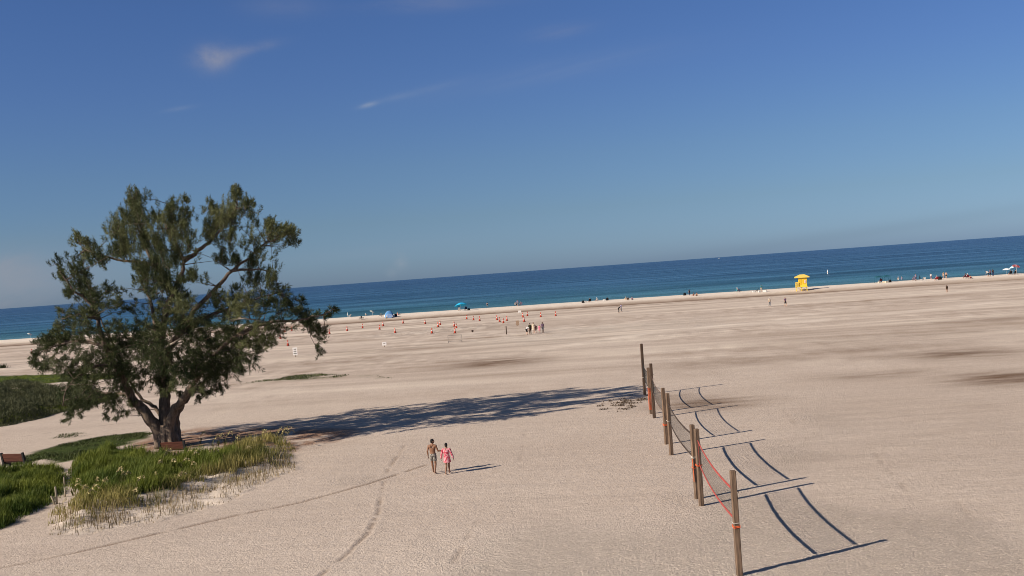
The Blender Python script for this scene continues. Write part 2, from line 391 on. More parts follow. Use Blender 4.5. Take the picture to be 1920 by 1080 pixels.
# ------------------------------------------------------------------ the ground
def build_ground():
    ny, nx = 760, 560
    k = np.linspace(0, 1, ny); a, b = 20 ** -0.45, 420 ** -0.45
    yy = (a + (b - a) * k) ** (-1 / 0.45)
    yy = np.concatenate([[-80, -20, 0, 8, 14], yy, [600]])
    ny = len(yy)
    t = np.linspace(-1, 1, nx); t = np.sign(t) * (np.abs(t) * 0.62 + 1.2 * np.abs(t) ** 6)
    Y = np.repeat(yy[:, None], nx, 1); X = t[None, :] * (np.maximum(yy, 12)[:, None] + 6) * 0.98
    x, y = X.ravel(), Y.ravel()
    z = terrain(x, y)
    near = 1 - smooth(45, 100, y)
    # churned sand: rougher towards the near right and round the nets
    rough = smooth(0.45, 0.62, fbm(x / 9 + 3, y / 9, 21, 4) * 0.55 + 0.45 * np.exp(-(((x - 6) / 11) ** 2 + ((y - 31) / 9) ** 2)) + 0.22 * np.exp(-(((x - 11) / 8) ** 2 + ((y - 52) / 20) ** 2)) + .10 * np.exp(-(((x + 2) / 12) ** 2 + ((y - 45) / 14) ** 2)))
    far_rough = np.exp(-(((x - 14) / 16) ** 2 + ((y - 165) / 20) ** 2)) * smooth(.35, .6, fbm(x / 12, y / 5, 33))
    dig = np.exp(-(((x + 20) / 8) ** 2 + ((y - 198) / 7) ** 2)) + np.exp(-(((x + 8) / 9) ** 2 + ((y - 203) / 9) ** 2)) * .7
    z = z + near * rough * 0.05 * (fbm(x / 0.35, y / 0.35, 41, 3) - 0.5) + near * 0.02 * (fbm(x / 0.5, y / 0.5, 43, 3) - 0.5)
    z = z + (dig * 0.5 + far_rough * .22) * (fbm(x / 1.8, y / 2.6, 45, 3) - 0.5)
    track_shade = np.zeros_like(x)
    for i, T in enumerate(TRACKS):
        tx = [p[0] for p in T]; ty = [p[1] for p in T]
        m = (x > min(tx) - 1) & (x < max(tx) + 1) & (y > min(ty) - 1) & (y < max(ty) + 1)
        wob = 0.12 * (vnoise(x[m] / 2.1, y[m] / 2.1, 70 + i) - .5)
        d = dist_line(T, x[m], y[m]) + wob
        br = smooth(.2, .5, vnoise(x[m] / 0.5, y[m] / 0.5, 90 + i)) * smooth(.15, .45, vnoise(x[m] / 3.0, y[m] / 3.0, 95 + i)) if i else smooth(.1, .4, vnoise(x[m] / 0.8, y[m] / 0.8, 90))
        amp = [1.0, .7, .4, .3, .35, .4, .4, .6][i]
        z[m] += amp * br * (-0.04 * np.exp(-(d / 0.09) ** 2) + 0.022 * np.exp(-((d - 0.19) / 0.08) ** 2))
        track_shade[m] = np.maximum(track_shade[m], amp * br * np.exp(-(d / 0.10) ** 2))
    for P in (P_ROUGHMOUND,):
        m = inside(P, x, y); z[m] += 0.22 * (fbm(x[m] / .7, y[m] / .7, 61, 3) - .5)
    green = np.zeros_like(x); 
    wob = 1.6 * (fbm(x / 1.5, y / 1.5, 51, 4) - .5)
    for P, w in ((P_LOW, 1.0), (P_LAWN, 3.0), (P_EDGE, 2.0), (P_SHRUB, 2.0), (P_LUSH, 1.0), (P_LEFT, 1.0)):
        green = np.maximum(green, smooth(-.3, w * .5, sdist(P, x, y) + wob))
    green = np.maximum(green, .35 * smooth(-.2, 1.0, sdist(P_OATS, x, y) + wob) * smooth(.45, .6, fbm(x / .9, y / .9, 53)))
    for P in (P_PATCH, P_PATCH2, P_PATCH3):
        green = np.maximum(green, .75 * smooth(-.6, 2.0, sdist(P, x, y) + 2.5 * (fbm(x / 2.5, y / 2.5, 57, 4) - .5)) * smooth(.3, .6, fbm(x / .9, y / .9, 58)))
    green *= 1 - .9 * smooth(-.2, .3, sdist(P_PATH, x, y))
    litter = smooth(-1.0, 2.0, sdist(P_LITTER, x, y) + 3 * (fbm(x / 2, y / 2, 55, 4) - .5)) * smooth(.22, .55, fbm(x / .8, y / 1.2, 56, 4))
    # damp or stained patches of sand (u, v, half width m, half depth m, amount)
    dark_sand = np.zeros_like(x)
    for u, v, sx, sy, am in ((930, 680, 5.5, 6, .9), (850, 692, 3, 5, .3), (1800, 664, 5, 5, .8), (1690, 668, 6, 4, .35), (1890, 709, 4.5, 4.5, .9), (1760, 800, 16, 20, .13), (1880, 760, 10, 14, .13), (1660, 702, 6, 3, .5), (1620, 655, 9, 4, .45), (1380, 680, 7, 5, .45),
                              (1840, 600, 12, 4, .4), (1700, 630, 12, 4, .3), (620, 680, 12, 5, .35), (760, 655, 14, 5, .4), (640, 662, 10, 4, .35), (1330, 757, 4, 3.5, .8), (1260, 745, 2, 3, .4), (1180, 752, 2, 2.5, .3), (1140, 830, 3, 2, .15), (60, 668, 14, 6, .3), (1050, 640, 6, 5, .2), (1560, 640, 10, 8, .3)):
        c = gp0(u, v); n_ = .40 + 1.7 * (fbm((x + y * .1) / 2.6, y / 1.0, int(u), 5) - .24)
        dark_sand = np.maximum(dark_sand, am * np.exp(-(((x - c[0]) / sx) ** 2 + ((y - c[1]) / sy) ** 2)) * np.clip(n_, 0, 1.3))
    ys, yb = shore_y(x), band_y(x); q = (y - yb) / (ys - yb)
    dark_sand = np.maximum(dark_sand, (.95 + .5 * (fbm(x / 20, y / 3, 77) - .5)) * np.exp(-((q + .03) / .12) ** 2) * 1.15)  # darker band of sand along the foot of the berm
    dark_sand = np.maximum(dark_sand, smooth(.90, .99, q) * .9)
    streak = smooth(70, 130, y) * ((fbm((x + .18 * y) / 38, (y + .1 * x) / 5.0, 81, 5) - .5) + .9 * smooth(.5, .75, fbm(x / 60, y / 25, 87, 3)) * (vnoise((x + .1 * y) / 17, (y + .12 * x) / 1.9, 88) - .5) + .35 * (vnoise((x + .1 * y) / 9, (y + .16 * x) / 1.3, 89) - .5) + .75 * smooth(.35, .65, fbm(x / 30, y / 18, 91, 3)) * (fbm(x / 1.3, y / 3.2, 92, 3) - .5))
    pale = smooth(.10, .3, q) * (1 - smooth(.8, .95, q)) + .55 * far_rough + .8 * dig * smooth(.4, .6, fbm(x / 1.6, y / 2.6, 83))
    for line, wd, am in (([(1020, 655), (1120, 640), (1240, 622), (1330, 612), (1420, 604), (1520, 590)], 2.2, .75), ([(950, 627), (1100, 612), (1250, 598), (1330, 592)], 2.0, .4), ([(700, 634), (840, 628), (960, 618)], 2.5, .6), ([(1490, 606), (1700, 585), (1880, 566)], 2.5, .5), ([(1580, 640), (1720, 640), (1800, 632)], 1.5, .3)):
        pale = np.maximum(pale, am * np.exp(-(dist_line(pw(line), x, y) / wd) ** 2) * smooth(.3, .55, fbm(x / 6, y / 4, 85)))
    pale = np.maximum(pale, .5 * smooth(-.3, .8, sdist(P_ROUGHMOUND, x, y))); pale = np.maximum(pale, .30 * np.exp(-(((x - 3) / 12) ** 2 + ((y - 34) / 8) ** 2)))
    verts = np.stack([x, y, z], 1)
    i = np.arange(ny - 1)[:, None] * nx + np.arange(nx - 1)[None, :]
    quads = np.stack([i, i + 1, i + 1 + nx, i + nx], -1).reshape(-1, 4)
    me = bpy.data.meshes.new('ground'); nf = len(quads)
    me.vertices.add(len(verts)); me.vertices.foreach_set('co', verts.astype(np.float32).ravel())
    me.loops.add(nf * 4); me.loops.foreach_set('vertex_index', quads.astype(np.int32).ravel())
    me.polygons.add(nf); me.polygons.foreach_set('loop_start', np.arange(0, nf * 4, 4, dtype=np.int32)); me.polygons.foreach_set('loop_total', np.full(nf, 4, np.int32))
    me.polygons.foreach_set('use_smooth', np.ones(nf, bool)); me.update(calc_edges=True)
    for nm, arr in (('green', green), ('litter', litter), ('dark_sand', dark_sand), ('rough', np.clip(rough * near + far_rough + dig, 0, 1)), ('pale', pale), ('streak', streak), ('track_shade', track_shade)):
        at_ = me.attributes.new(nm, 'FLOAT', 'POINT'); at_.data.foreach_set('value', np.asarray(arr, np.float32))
    m, N, L, P = newmat('beach sand')
    tc = N.new('ShaderNodeTexCoord')
    def attr(n):
        a = N.new('ShaderNodeAttribute'); a.attribute_name = n; return a.outputs['Fac']
    def mix(f, a, b_):
        n = N.new('ShaderNodeMix'); n.data_type = 'RGBA'
        for s_, v_ in ((0, f), (6, a), (7, b_)):
            if isinstance(v_, (float, int)): n.inputs[s_].default_value = v_
            elif isinstance(v_, tuple): n.inputs[s_].default_value = v_
            else: L.new(v_, n.inputs[s_])
        return n.outputs[2]
    def mth(op, a, b_=None, clamp=False):
        n = N.new('ShaderNodeMath'); n.operation = op; n.use_clamp = clamp
        for s_, v_ in ((0, a), (1, b_)):
            if v_ is None: continue
            if isinstance(v_, (float, int)): n.inputs[s_].default_value = v_
            else: L.new(v_, n.inputs[s_])
        return n.outputs[0]
    def noise(scale, det=6, ro=.55, st=(1, 1, 1)):
        mp = N.new('ShaderNodeMapping'); mp.inputs['Scale'].default_value = st; L.new(tc.outputs['Object'], mp.inputs[0])
        n = N.new('ShaderNodeTexNoise'); n.inputs['Scale'].default_value = scale; n.inputs['Detail'].default_value = det; n.inputs['Roughness'].default_value = ro
        L.new(mp.outputs[0], n.inputs['Vector']); return n.outputs[0]
    def remap(x_, a, b_):
        n = N.new('ShaderNodeMapRange'); n.inputs[1].default_value = a; n.inputs[2].default_value = b_; L.new(x_, n.inputs[0]); return n.outputs[0]
    big = remap(noise(.06, 5, .6, (1, 1.6, 1)), .3, .7)
    col = mix(big, (.622, .515, .430, 1), (.700, .592, .500, 1))
    fine = remap(noise(2.3, 6, .7), .35, .65)
    col = mix(mth('MULTIPLY', fine, .5), col, (.48, .385, .305, 1))
    grain = remap(noise(9, 3, .75), .54, .64)
    col = mix(mth('MULTIPLY', grain, mth('ADD', mth('MULTIPLY', attr('rough'), .75), .12)), col, (.86, .74, .62, 1))
    col = mix(mth('MULTIPLY', attr('streak'), 2.4, True), col, (.80, .69, .57, 1))
    col = mix(mth('MULTIPLY', attr('streak'), -1.5, True), col, (.34, .25, .18, 1))
    col = mix(mth('MULTIPLY', attr('pale'), .95, True), col, (.90, .79, .67, 1))
    col = mix(mth('MULTIPLY', attr('dark_sand'), .95, True), col, (.180, .112, .070, 1))
    col = mix(mth('MULTIPLY', attr('track_shade'), .75, True), col, (.22, .15, .105, 1))  # shade in the ruts painted dark into the sand colour
    lc = mix(remap(noise(6, 4, .7), .4, .6), (.17, .075, .04, 1), (.42, .25, .16, 1))
    col = mix(mth('MULTIPLY', attr('litter'), .85, True), col, lc)
    gc = mix(remap(noise(1.6, 6, .7), .35, .65), (.035, .055, .012, 1), (.085, .115, .028, 1))
    col = mix(attr('green'), col, gc)
    L.new(col, P.inputs['Base Color']); P.inputs['Roughness'].default_value = .95; P.inputs['Specular IOR Level'].default_value = .1
    # prints and ripples
    vo = N.new('ShaderNodeTexVoronoi'); vo.inputs['Scale'].default_value = 8.5; L.new(tc.outputs['Object'], vo.inputs['Vector'])
    pits = remap(vo.outputs['Distance'], .05, .45)
    h = mth('ADD', mth('MULTIPLY', pits, mth('ADD', mth('MULTIPLY', attr('rough'), .028), .010)), mth('MULTIPLY', noise(4.5, 6, .65), .05))
    h = mth('ADD', h, mth('MULTIPLY', noise(.5, 5, .6, (.25, 1, 1)), .15))
    h = mth('ADD', h, mth('MULTIPLY', remap(noise(8, 4, .75), .42, .66), mth('ADD', mth('MULTIPLY', attr('rough'), .085), .012)))
    b = N.new('ShaderNodeBump'); b.inputs['Strength'].default_value = .75; b.inputs['Distance'].default_value = 1.0
    L.new(h, b.inputs['Height']); L.new(b.outputs[0], P.inputs['Normal'])
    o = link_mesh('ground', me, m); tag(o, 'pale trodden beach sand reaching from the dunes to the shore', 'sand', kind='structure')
build_ground()

def build_sea():
    e = np.concatenate([[-14], np.geomspace(3, 70000, 420) - 6])
    nx = 240; t = np.linspace(-1.9, 1.9, nx)
    E_ = np.repeat(e[:, None], nx, 1)
    Xr = t[None, :] * (E_ * .9 + 330)
    Yr = shore_y(np.clip(Xr, -600, 600)) * (1 - smooth(200, 3000, E_)) + 300 * smooth(200, 3000, E_) + E_
    x, y = Xr.ravel(), Yr.ravel(); d = E_.ravel()
    z = 0.10 * np.sin(d / 2.1 + 3 * fbm(x / 40, d / 30, 5, 3)) * smooth(0, 30, d) * (1 - smooth(150, 500, d)) * fbm(x / 25, d / 25, 8, 2)
    ny = len(e); verts = np.stack([x, y, z], 1)
    i = np.arange(ny - 1)[:, None] * nx + np.arange(nx - 1)[None, :]
    a = np.stack([i, i + 1, i + 1 + nx], -1).reshape(-1, 3); b = np.stack([i, i + 1 + nx, i + nx], -1).reshape(-1, 3)
    m, N, L, P = newmat('sea water')
    o = bulk('sea', verts, np.concatenate([a, b]), m)
    o.data.polygons.foreach_set('use_smooth', np.ones(len(o.data.polygons), bool))
    at_ = o.data.attributes.new('deep', 'FLOAT', 'POINT'); at_.data.foreach_set('value', (np.log10(np.maximum(d, 1)) / 4).astype(np.float32))
    tc = N.new('ShaderNodeTexCoord'); A = N.new('ShaderNodeAttribute'); A.attribute_name = 'deep'
    r = N.new('ShaderNodeValToRGB'); el = r.color_ramp.elements
    L.new(A.outputs['Fac'], r.inputs[0])
    for p, c in SEA_STOPS[1:-1]: el.new(p).color = c
    el[0].position = SEA_STOPS[0][0]; el[0].color = SEA_STOPS[0][1]; el[-1].position = SEA_STOPS[-1][0]; el[-1].color = SEA_STOPS[-1][1]
    def noise(scale, st, det=5, ro=.6):
        mp = N.new('ShaderNodeMapping'); mp.inputs['Scale'].default_value = st; mp.inputs['Rotation'].default_value = (0, 0, .14); L.new(tc.outputs['Object'], mp.inputs[0])
        n = N.new('ShaderNodeTexNoise'); n.inputs['Scale'].default_value = scale; n.inputs['Detail'].default_value = det; n.inputs['Roughness'].default_value = ro
        L.new(mp.outputs[0], n.inputs['Vector']); return n.outputs[0]
    pat = noise(1.0, (.006, .02, 1), 6, .65)
    mr = N.new('ShaderNodeMapRange'); mr.inputs[1].default_value = .35; mr.inputs[2].default_value = .65; L.new(pat, mr.inputs[0])
    hs = N.new('ShaderNodeHueSaturation'); L.new(r.outputs[0], hs.inputs['Color'])
    mv = N.new('ShaderNodeMapRange'); mv.inputs[3].default_value = .62; mv.inputs[4].default_value = 1.42; L.new(mr.outputs[0], mv.inputs[0]); L.new(mv.outputs[0], hs.inputs['Value'])
    L.new(hs.outputs[0], P.inputs['Base Color'])
    rr = N.new('ShaderNodeMapRange'); rr.inputs[3].default_value = .34; rr.inputs[4].default_value = .2; L.new(mr.outputs[0], rr.inputs[0])
    L.new(rr.outputs[0], P.inputs['Roughness']); P.inputs['IOR'].default_value = 1.33; P.inputs['Specular IOR Level'].default_value = .32
    h1 = noise(1.0, (.12, .5, 1), 6, .65); h2 = noise(1.0, (.02, .09, 1), 4, .6)
    ad = N.new('ShaderNodeMath'); ad.operation = 'MULTIPLY_ADD'; L.new(h2, ad.inputs[0]); ad.inputs[1].default_value = 2.5; L.new(h1, ad.inputs[2])
    bp = N.new('ShaderNodeBump'); bp.inputs['Strength'].default_value = 1.0; bp.inputs['Distance'].default_value = .8
    L.new(ad.outputs[0], bp.inputs['Height']); L.new(bp.outputs[0], P.inputs['Normal'])
    tag(o, 'calm blue sea with green shallows along the beach', 'sea', kind='structure')
SEA_STOPS = [(0.0, lin(96, 104, 98)), (.2, lin(84, 128, 128)), (.42, lin(54, 106, 118)), (.62, lin(40, 86, 116)), (.85, lin(33, 71, 106))]
build_sea()

# ------------------------------------------------------------------ the big pine
M = {}
M['bark'] = mat('grey bark', (.135, .10, .075, 1), .9, .55, 3.0, bump=1.0, stretch=(3, 3, .5))
M['pale_bark'] = mat('pale bare wood', (.36, .30, .24, 1), .85, .3, 4.0)
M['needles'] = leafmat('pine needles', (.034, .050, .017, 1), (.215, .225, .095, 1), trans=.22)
LIMBS = [  # (u, v, depth m) points along each limb at the tree, start and end radius in m
    ([(303, 838, 0), (297, 806, 0), (280, 784, -.2), (262, 762, -.4), (248, 745, -.6), (232, 712, -1.2), (215, 685, -1.6), (197, 651, -2.0), (183, 598, -2.2), (165, 563, -2.4), (138, 545, -2.8), (112, 508, -3)], .42, .05),
    ([(316, 838, .1), (311, 796, .2), (309, 766, .3), (309, 735, .3), (305, 690, .5), (302, 650, .6), (310, 587, .3), (325, 550, .1), (338, 517, 0), (344, 489, 0), (330, 450, .2), (322, 410, .3), (322, 385, .3)], .46, .03),
    ([(322, 838, -.25), (319, 806, -.2), (325, 772, -.5), (343, 748, -.9), (357, 725, -1.3), (385, 690, -2.0), (415, 650, -2.8), (445, 628, -3.4), (490, 622, -3.8)], .34, .06),
    ([(334, 836, .2), (331, 800, .3), (333, 776, .3), (345, 757, .6), (362, 735, 1.2), (400, 700, 2.0), (430, 680, 2.4)], .24, .05),
    ([(305, 800, .6), (301, 776, .9), (285, 760, 1.2), (262, 742, 1.6), (235, 700, 2.2), (210, 640, 3.0), (190, 600, 3.4)], .13, .05),
    ([(305, 672, .5), (322, 645, .2), (352, 610, -.3), (365, 580, -.6), (408, 538, -1.0), (433, 508, -1.2), (470, 480, -1.4), (500, 455, -1.5), (545, 438, -1.7)], .24, .04),
    ([(433, 508, -1.2), (475, 504, -1.6), (515, 510, -2.0)], .08, .03),
    ([(344, 489, 0), (365, 475, .4), (392, 455, .8), (420, 425, 1.0), (445, 385, 1.1)], .16, .04),
    ([(325, 550, .1), (300, 508, .6), (270, 493, .9), (240, 490, 1.2), (197, 482, 1.6), (160, 468, 1.9)], .16, .04),
    ([(300, 508, .6), (275, 470, .8), (258, 425, 1.0), (256, 375, 1.0)], .12, .03),
    ([(302, 650, .6), (290, 600, 1.4), (281, 562, 1.9), (265, 530, 2.4)], .15, .05),
    ([(352, 610, -.3), (395, 590, 1.2), (440, 575, 2.0), (480, 560, 2.6), (525, 548, 3.0)], .13, .04),
    ([(445, 628, -3.4), (500, 606, -3.2), (555, 600, -3.0), (595, 592, -2.8), (628, 579, -2.6)], .11, .03),
    ([(215, 685, -1.6), (170, 690, -2.6), (130, 720, -3.4), (118, 760, -3.6)], .10, .03),
    ([(197, 651, -2.0), (150, 640, -1.0), (100, 650, -.4), (66, 668, 0)], .10, .03),
    ([(183, 598, -2.2), (150, 590, -3.0), (115, 598, -3.4)], .08, .03),
    ([(248, 745, -.6), (222, 738, .6), (190, 735, 1.6), (150, 712, 2.6)], .10, .04),
]
BARE = [([(433, 601, -3.6), (450, 597, -3.9), (468, 598, -4.1), (500, 604, -4.2)], .07, .035), ([(276, 657, -2.3), (295, 656, -2.5), (306, 668, -2.4), (309, 690, -1.4)], .075, .05), ([(300, 655, -1.8), (330, 640, -2.1), (350, 624, -2.3)], .06, .04)]
CLUMPS = [(258, 370, 19), (250, 396, 26), (262, 428, 27), (224, 442, 26), (240, 468, 28), (276, 456, 26), (234, 418, 18), (320, 388, 13), (325, 412, 18), (346, 378, 9), (350, 404, 17), (345, 440, 24), (315, 440, 24), (296, 412, 10), (300, 470, 22),
    (395, 392, 15), (410, 420, 26), (441, 374, 16), (446, 362, 9), (461, 392, 17), (432, 408, 28), (400, 442, 26), (431, 448, 18), (472, 386, 9),
    (147, 458, 16), (165, 480, 22), (150, 502, 20), (192, 488, 20), (215, 470, 20), (160, 525, 16), (108, 494, 11), (118, 518, 14), (150, 537, 22), (176, 552, 25), (203, 543, 18), (215, 570, 16), (130, 548, 12),
    (270, 522, 24), (300, 500, 28), (330, 480, 23), (310, 530, 28), (280, 547, 23), (332, 545, 20), (336, 575, 26), (360, 520, 14), (255, 505, 14), (355, 470, 12),
    (415, 482, 17), (441, 492, 12), (480, 470, 23), (500, 448, 24), (531, 440, 18), (546, 456, 15), (509, 424, 12), (548, 436, 10), (470, 496, 14),
    (470, 528, 22), (500, 527, 18), (440, 543, 14), (402, 552, 14), (525, 546, 16), (500, 562, 20), (470, 572, 28), (440, 582, 23), (415, 570, 14),
    (570, 568, 8), (560, 587, 12), (590, 602, 14), (614, 592, 9), (580, 622, 14), (601, 638, 8), (598, 661, 7), (628, 580, 6), (572, 605, 12), (596, 618, 8), (606, 626, 7),
    (530, 587, 23), (520, 612, 23), (490, 627, 28), (455, 622, 28), (420, 612, 26), (400, 640, 28), (440, 657, 28), (470, 667, 20), (430, 690, 22), (400, 702, 20), (385, 736, 11), (420, 720, 11), (372, 722, 12), (505, 640, 14), (452, 690, 12), (410, 728, 9), (340, 735, 8),
    (120, 595, 20), (150, 590, 23), (180, 590, 18), (110, 620, 18), (82, 640, 15), (70, 662, 9), (64, 678, 8), (95, 667, 16), (130, 640, 26), (160, 625, 23), (130, 680, 23), (165, 665, 26), (118, 722, 15), (150, 705, 23), (185, 720, 22), (140, 755, 12), (124, 785, 9), (170, 745, 14), (205, 748, 14), (85, 690, 12), (98, 640, 14), (150, 775, 6), (165, 765, 6), (200, 768, 7), (196, 780, 5), (245, 752, 7), (235, 772, 5), (130, 770, 9),
    (200, 690, 26), (215, 650, 26), (245, 640, 26), (235, 677, 26), (260, 602, 23), (285, 612, 26), (270, 642, 26), (290, 662, 26), (320, 642, 26), (350, 662, 28), (330, 690, 24), (290, 702, 18), (365, 690, 24), (370, 640, 26), (360, 602, 23), (382, 612, 23), (300, 620, 20), (240, 702, 18), (215, 735, 14), (240, 724, 14), (262, 690, 20), (310, 720, 14), (345, 705, 18), (190, 640, 20), (228, 610, 14), (245, 580, 10), (318, 602, 22), (332, 562, 18), (345, 523, 12), (300, 585, 16), (345, 622, 24), (310, 672, 22), (280, 672, 20), (400, 675, 22), (380, 665, 22), (265, 720, 10)]
TREE_Y = float(place(318, 838)[1])
def build_tree():
    rng = np.random.default_rng(11); R2 = random.Random(5)
    b0 = place(318, 838)
    root = empty('pine_tree', b0)
    tag(root, 'big spreading beach pine with several leaning trunks and dark feathery crown', 'tree')
    inv = lambda p: Vector(p) - b0
    nodes = []
    def limb(pts, r0, r1, mb, wob=.06):
        P3 = [inv(at(u, v, TREE_Y + d)) for u, v, d in pts]
        # resample with a slight wander
        out = []; rad = []
        n = len(P3)
        for i in range(n - 1):
            a, b_ = P3[i], P3[i + 1]; pr = P3[max(i - 1, 0)]; nx = P3[min(i + 2, n - 1)]
            for s in range(4):
                t = s / 4
                q = 0.5 * ((2 * a) + (b_ - pr) * t + (2 * pr - 5 * a + 4 * b_ - nx) * t * t + (-pr + 3 * a - 3 * b_ + nx) * t ** 3)
                k = (i + t) / (n - 1)
                out.append(q + Vector([R2.uniform(-wob, wob) * min(1, k * 5) for _ in range(3)])); rad.append(r0 * (1 - k) ** 1.35 + r1)
        out.append(P3[-1]); rad.append(r1)
        mb.tube(out, rad, 9)
        for q, r in zip(out, rad): nodes.append((q, r))
    tr = MB()
    for pts, r0, r1 in LIMBS[:5]: limb(pts, r0, r1, tr)
    # the flared foot, with folds between the stems
    for a in range(9):
        t = a / 9 * 2 * math.pi + .3; d = Vector((math.cos(t) * .95, math.sin(t) * .8, 0))
        tr.tube([d * 1.15 + Vector((0, 0, -.15)), d * .8 + Vector((0, 0, .15)), d * .55 + Vector((0, 0, .7)), d * .42 + Vector((0, 0, 1.5))], [.14, .2, .22, .12], 8)
    tr.tube([(0, 0, -.2), (0, 0, .6), (0, 0, 1.5)], [.72, .62, .45], 12)
    tr.build('trunk', M['bark'], root, True)
    for pts, r0, r1 in LIMBS[5:]:
        br = MB(); limb(pts, r0, r1, br); br.build('branch', M['bark'], root, True)
    for pts, r0, r1 in BARE:
        br = MB(); limb(pts, r0, r1, br, .02); o = br.build('branch', M['pale_bark'], root, True); o['label'] = 'bare pale branch'
    NP = np.array([tuple(q) for q, r in nodes]); NR = np.array([r for q, r in nodes])
    twig = MB(); V = []; T = []; nt = 0; tints = []
    cx, cz = at(325, 600, TREE_Y).x, at(325, 600, TREE_Y).z
    for ci, (u, v, r) in enumerate(CLUMPS):
        p0 = at(u, v, TREE_Y); ex = (p0.x - cx) / 10.2; ez = (p0.z - cz) / 9.5
        half = 6.5 * math.sqrt(max(.08, 1 - ex * ex - ez * ez))
        small = r < 12
        # one, two or three plumes on this sight line, at their own depths
        reps = 1 if small else (2 if r < 24 else 3)
        for k in range(reps):
            if reps == 1:
                dd = R2.uniform(-.4, .4) * half
            else: dd = (-1 + 2 * (k + R2.random()) / reps) * half
            jit = 0 if reps == 1 else r * .35
            c = inv(at(u + R2.uniform(-jit, jit), v + R2.uniform(-jit, jit), TREE_Y + dd)); rad = r * TREE_Y / F * (1 if k == 0 else .85)
            dist = np.linalg.norm(NP - np.array(c), axis=1) + (NP[:, 2] > c.z) * 1.2
            j = int(np.argmin(dist)); s = Vector(NP[j]); 
            mid = (s + c) / 2 + Vector((R2.uniform(-.2, .2), R2.uniform(-.2, .2), R2.uniform(-.15, .15)))
            L_ = (c - s).length
            if L_ > .3: twig.tube([s, s.lerp(mid, .5), mid, c], [min(.04, NR[j]), .024, .016, .010], 5)
            low = v > 640
            out = Vector((ex, dd / 8, ez * .6 + (.35 if not low else -.1)))
            if out.length < .1: out = Vector((0, 0, 1))
            out.normalize()
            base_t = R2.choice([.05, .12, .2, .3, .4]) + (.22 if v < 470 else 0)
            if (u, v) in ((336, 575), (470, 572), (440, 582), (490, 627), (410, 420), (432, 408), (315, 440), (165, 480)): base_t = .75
            nsp = max(5, int(7 + r * .58)); plume = v < 540
            for q in range(nsp):
                # a spray: a thin twig lined with needle tufts
                d = Vector((R2.gauss(0, 1), R2.gauss(0, 1), R2.gauss(0, .8)))
                d = (d.normalized() * 1.0 + out * .75 + Vector((0, 0, .25 if not low else -.25))).normalized()
                off = Vector((R2.gauss(0, 1), R2.gauss(0, 1), R2.gauss(0, 1))) * rad * .46
                cc = c
                if plume:
                    hh = R2.uniform(-1, 1); k_ = 1.15 - .95 * (hh + 1) / 2
                    d = (Vector((d.x * .6 * k_, d.y * .6 * k_, abs(d.z) * .3 + .75)) + out * .4).normalized(); off = Vector((off.x * 1.25 * k_, off.y * 1.25 * k_, hh * rad * .75))
                    if q % 3 == 1: cc = s.lerp(c, R2.uniform(.25, .95)); off = off * .55; hh = 0
                else:
                    tt_ = 1 - R2.random() ** 1.6 * min(.7, 1.4 / max(L_, .5)) * (1 if r > 12 else .8); cc = s.lerp(c, tt_); off = off * (1 if r > 12 else .8)
                st = cc + off; ln = rad * R2.uniform(.4, .85) + .12
                if q % 3 == 0: twig.tube([cc + off * .2, st, st + d * ln * .8], [.014, .012, .006], 3, False)
                m = max(5, int(ln / .10))
                droop = Vector((0, 0, 0 if plume else (-.35 if not low else -.5)))
                for w in range(m):
                    t = (w + .5) / m
                    pos = st + d * ln * t + droop * (t * t) * ln * .5
                    nb = 8
                    dirs = rng.normal(0, 1, (nb, 3)) * .75 + np.array(d) * .75 + np.array([0, 0, .1 if not low else -.3])
                    dirs /= np.linalg.norm(dirs, axis=1)[:, None]
                    ln_b = rng.uniform(.16, .36, nb) * (1 - .3 * t)
                    side = np.cross(dirs, rng.normal(0, 1, (nb, 3))); side /= np.linalg.norm(side, axis=1)[:, None]
                    wd = rng.uniform(.010, .024, nb)
                    pp = np.array(pos) + rng.normal(0, .05, (nb, 3))
                    V.append(np.stack([pp + side * wd[:, None], pp - side * wd[:, None], pp + dirs * ln_b[:, None]], 1).reshape(-1, 3))
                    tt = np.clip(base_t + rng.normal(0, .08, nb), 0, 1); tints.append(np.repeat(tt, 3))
    V = np.concatenate(V); Tn = np.arange(len(V)).reshape(-1, 3); tints = np.concatenate(tints)
    print('needles', len(Tn))
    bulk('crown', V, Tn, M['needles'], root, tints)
    twig.build('twigs', M['bark'], root)
build_tree()

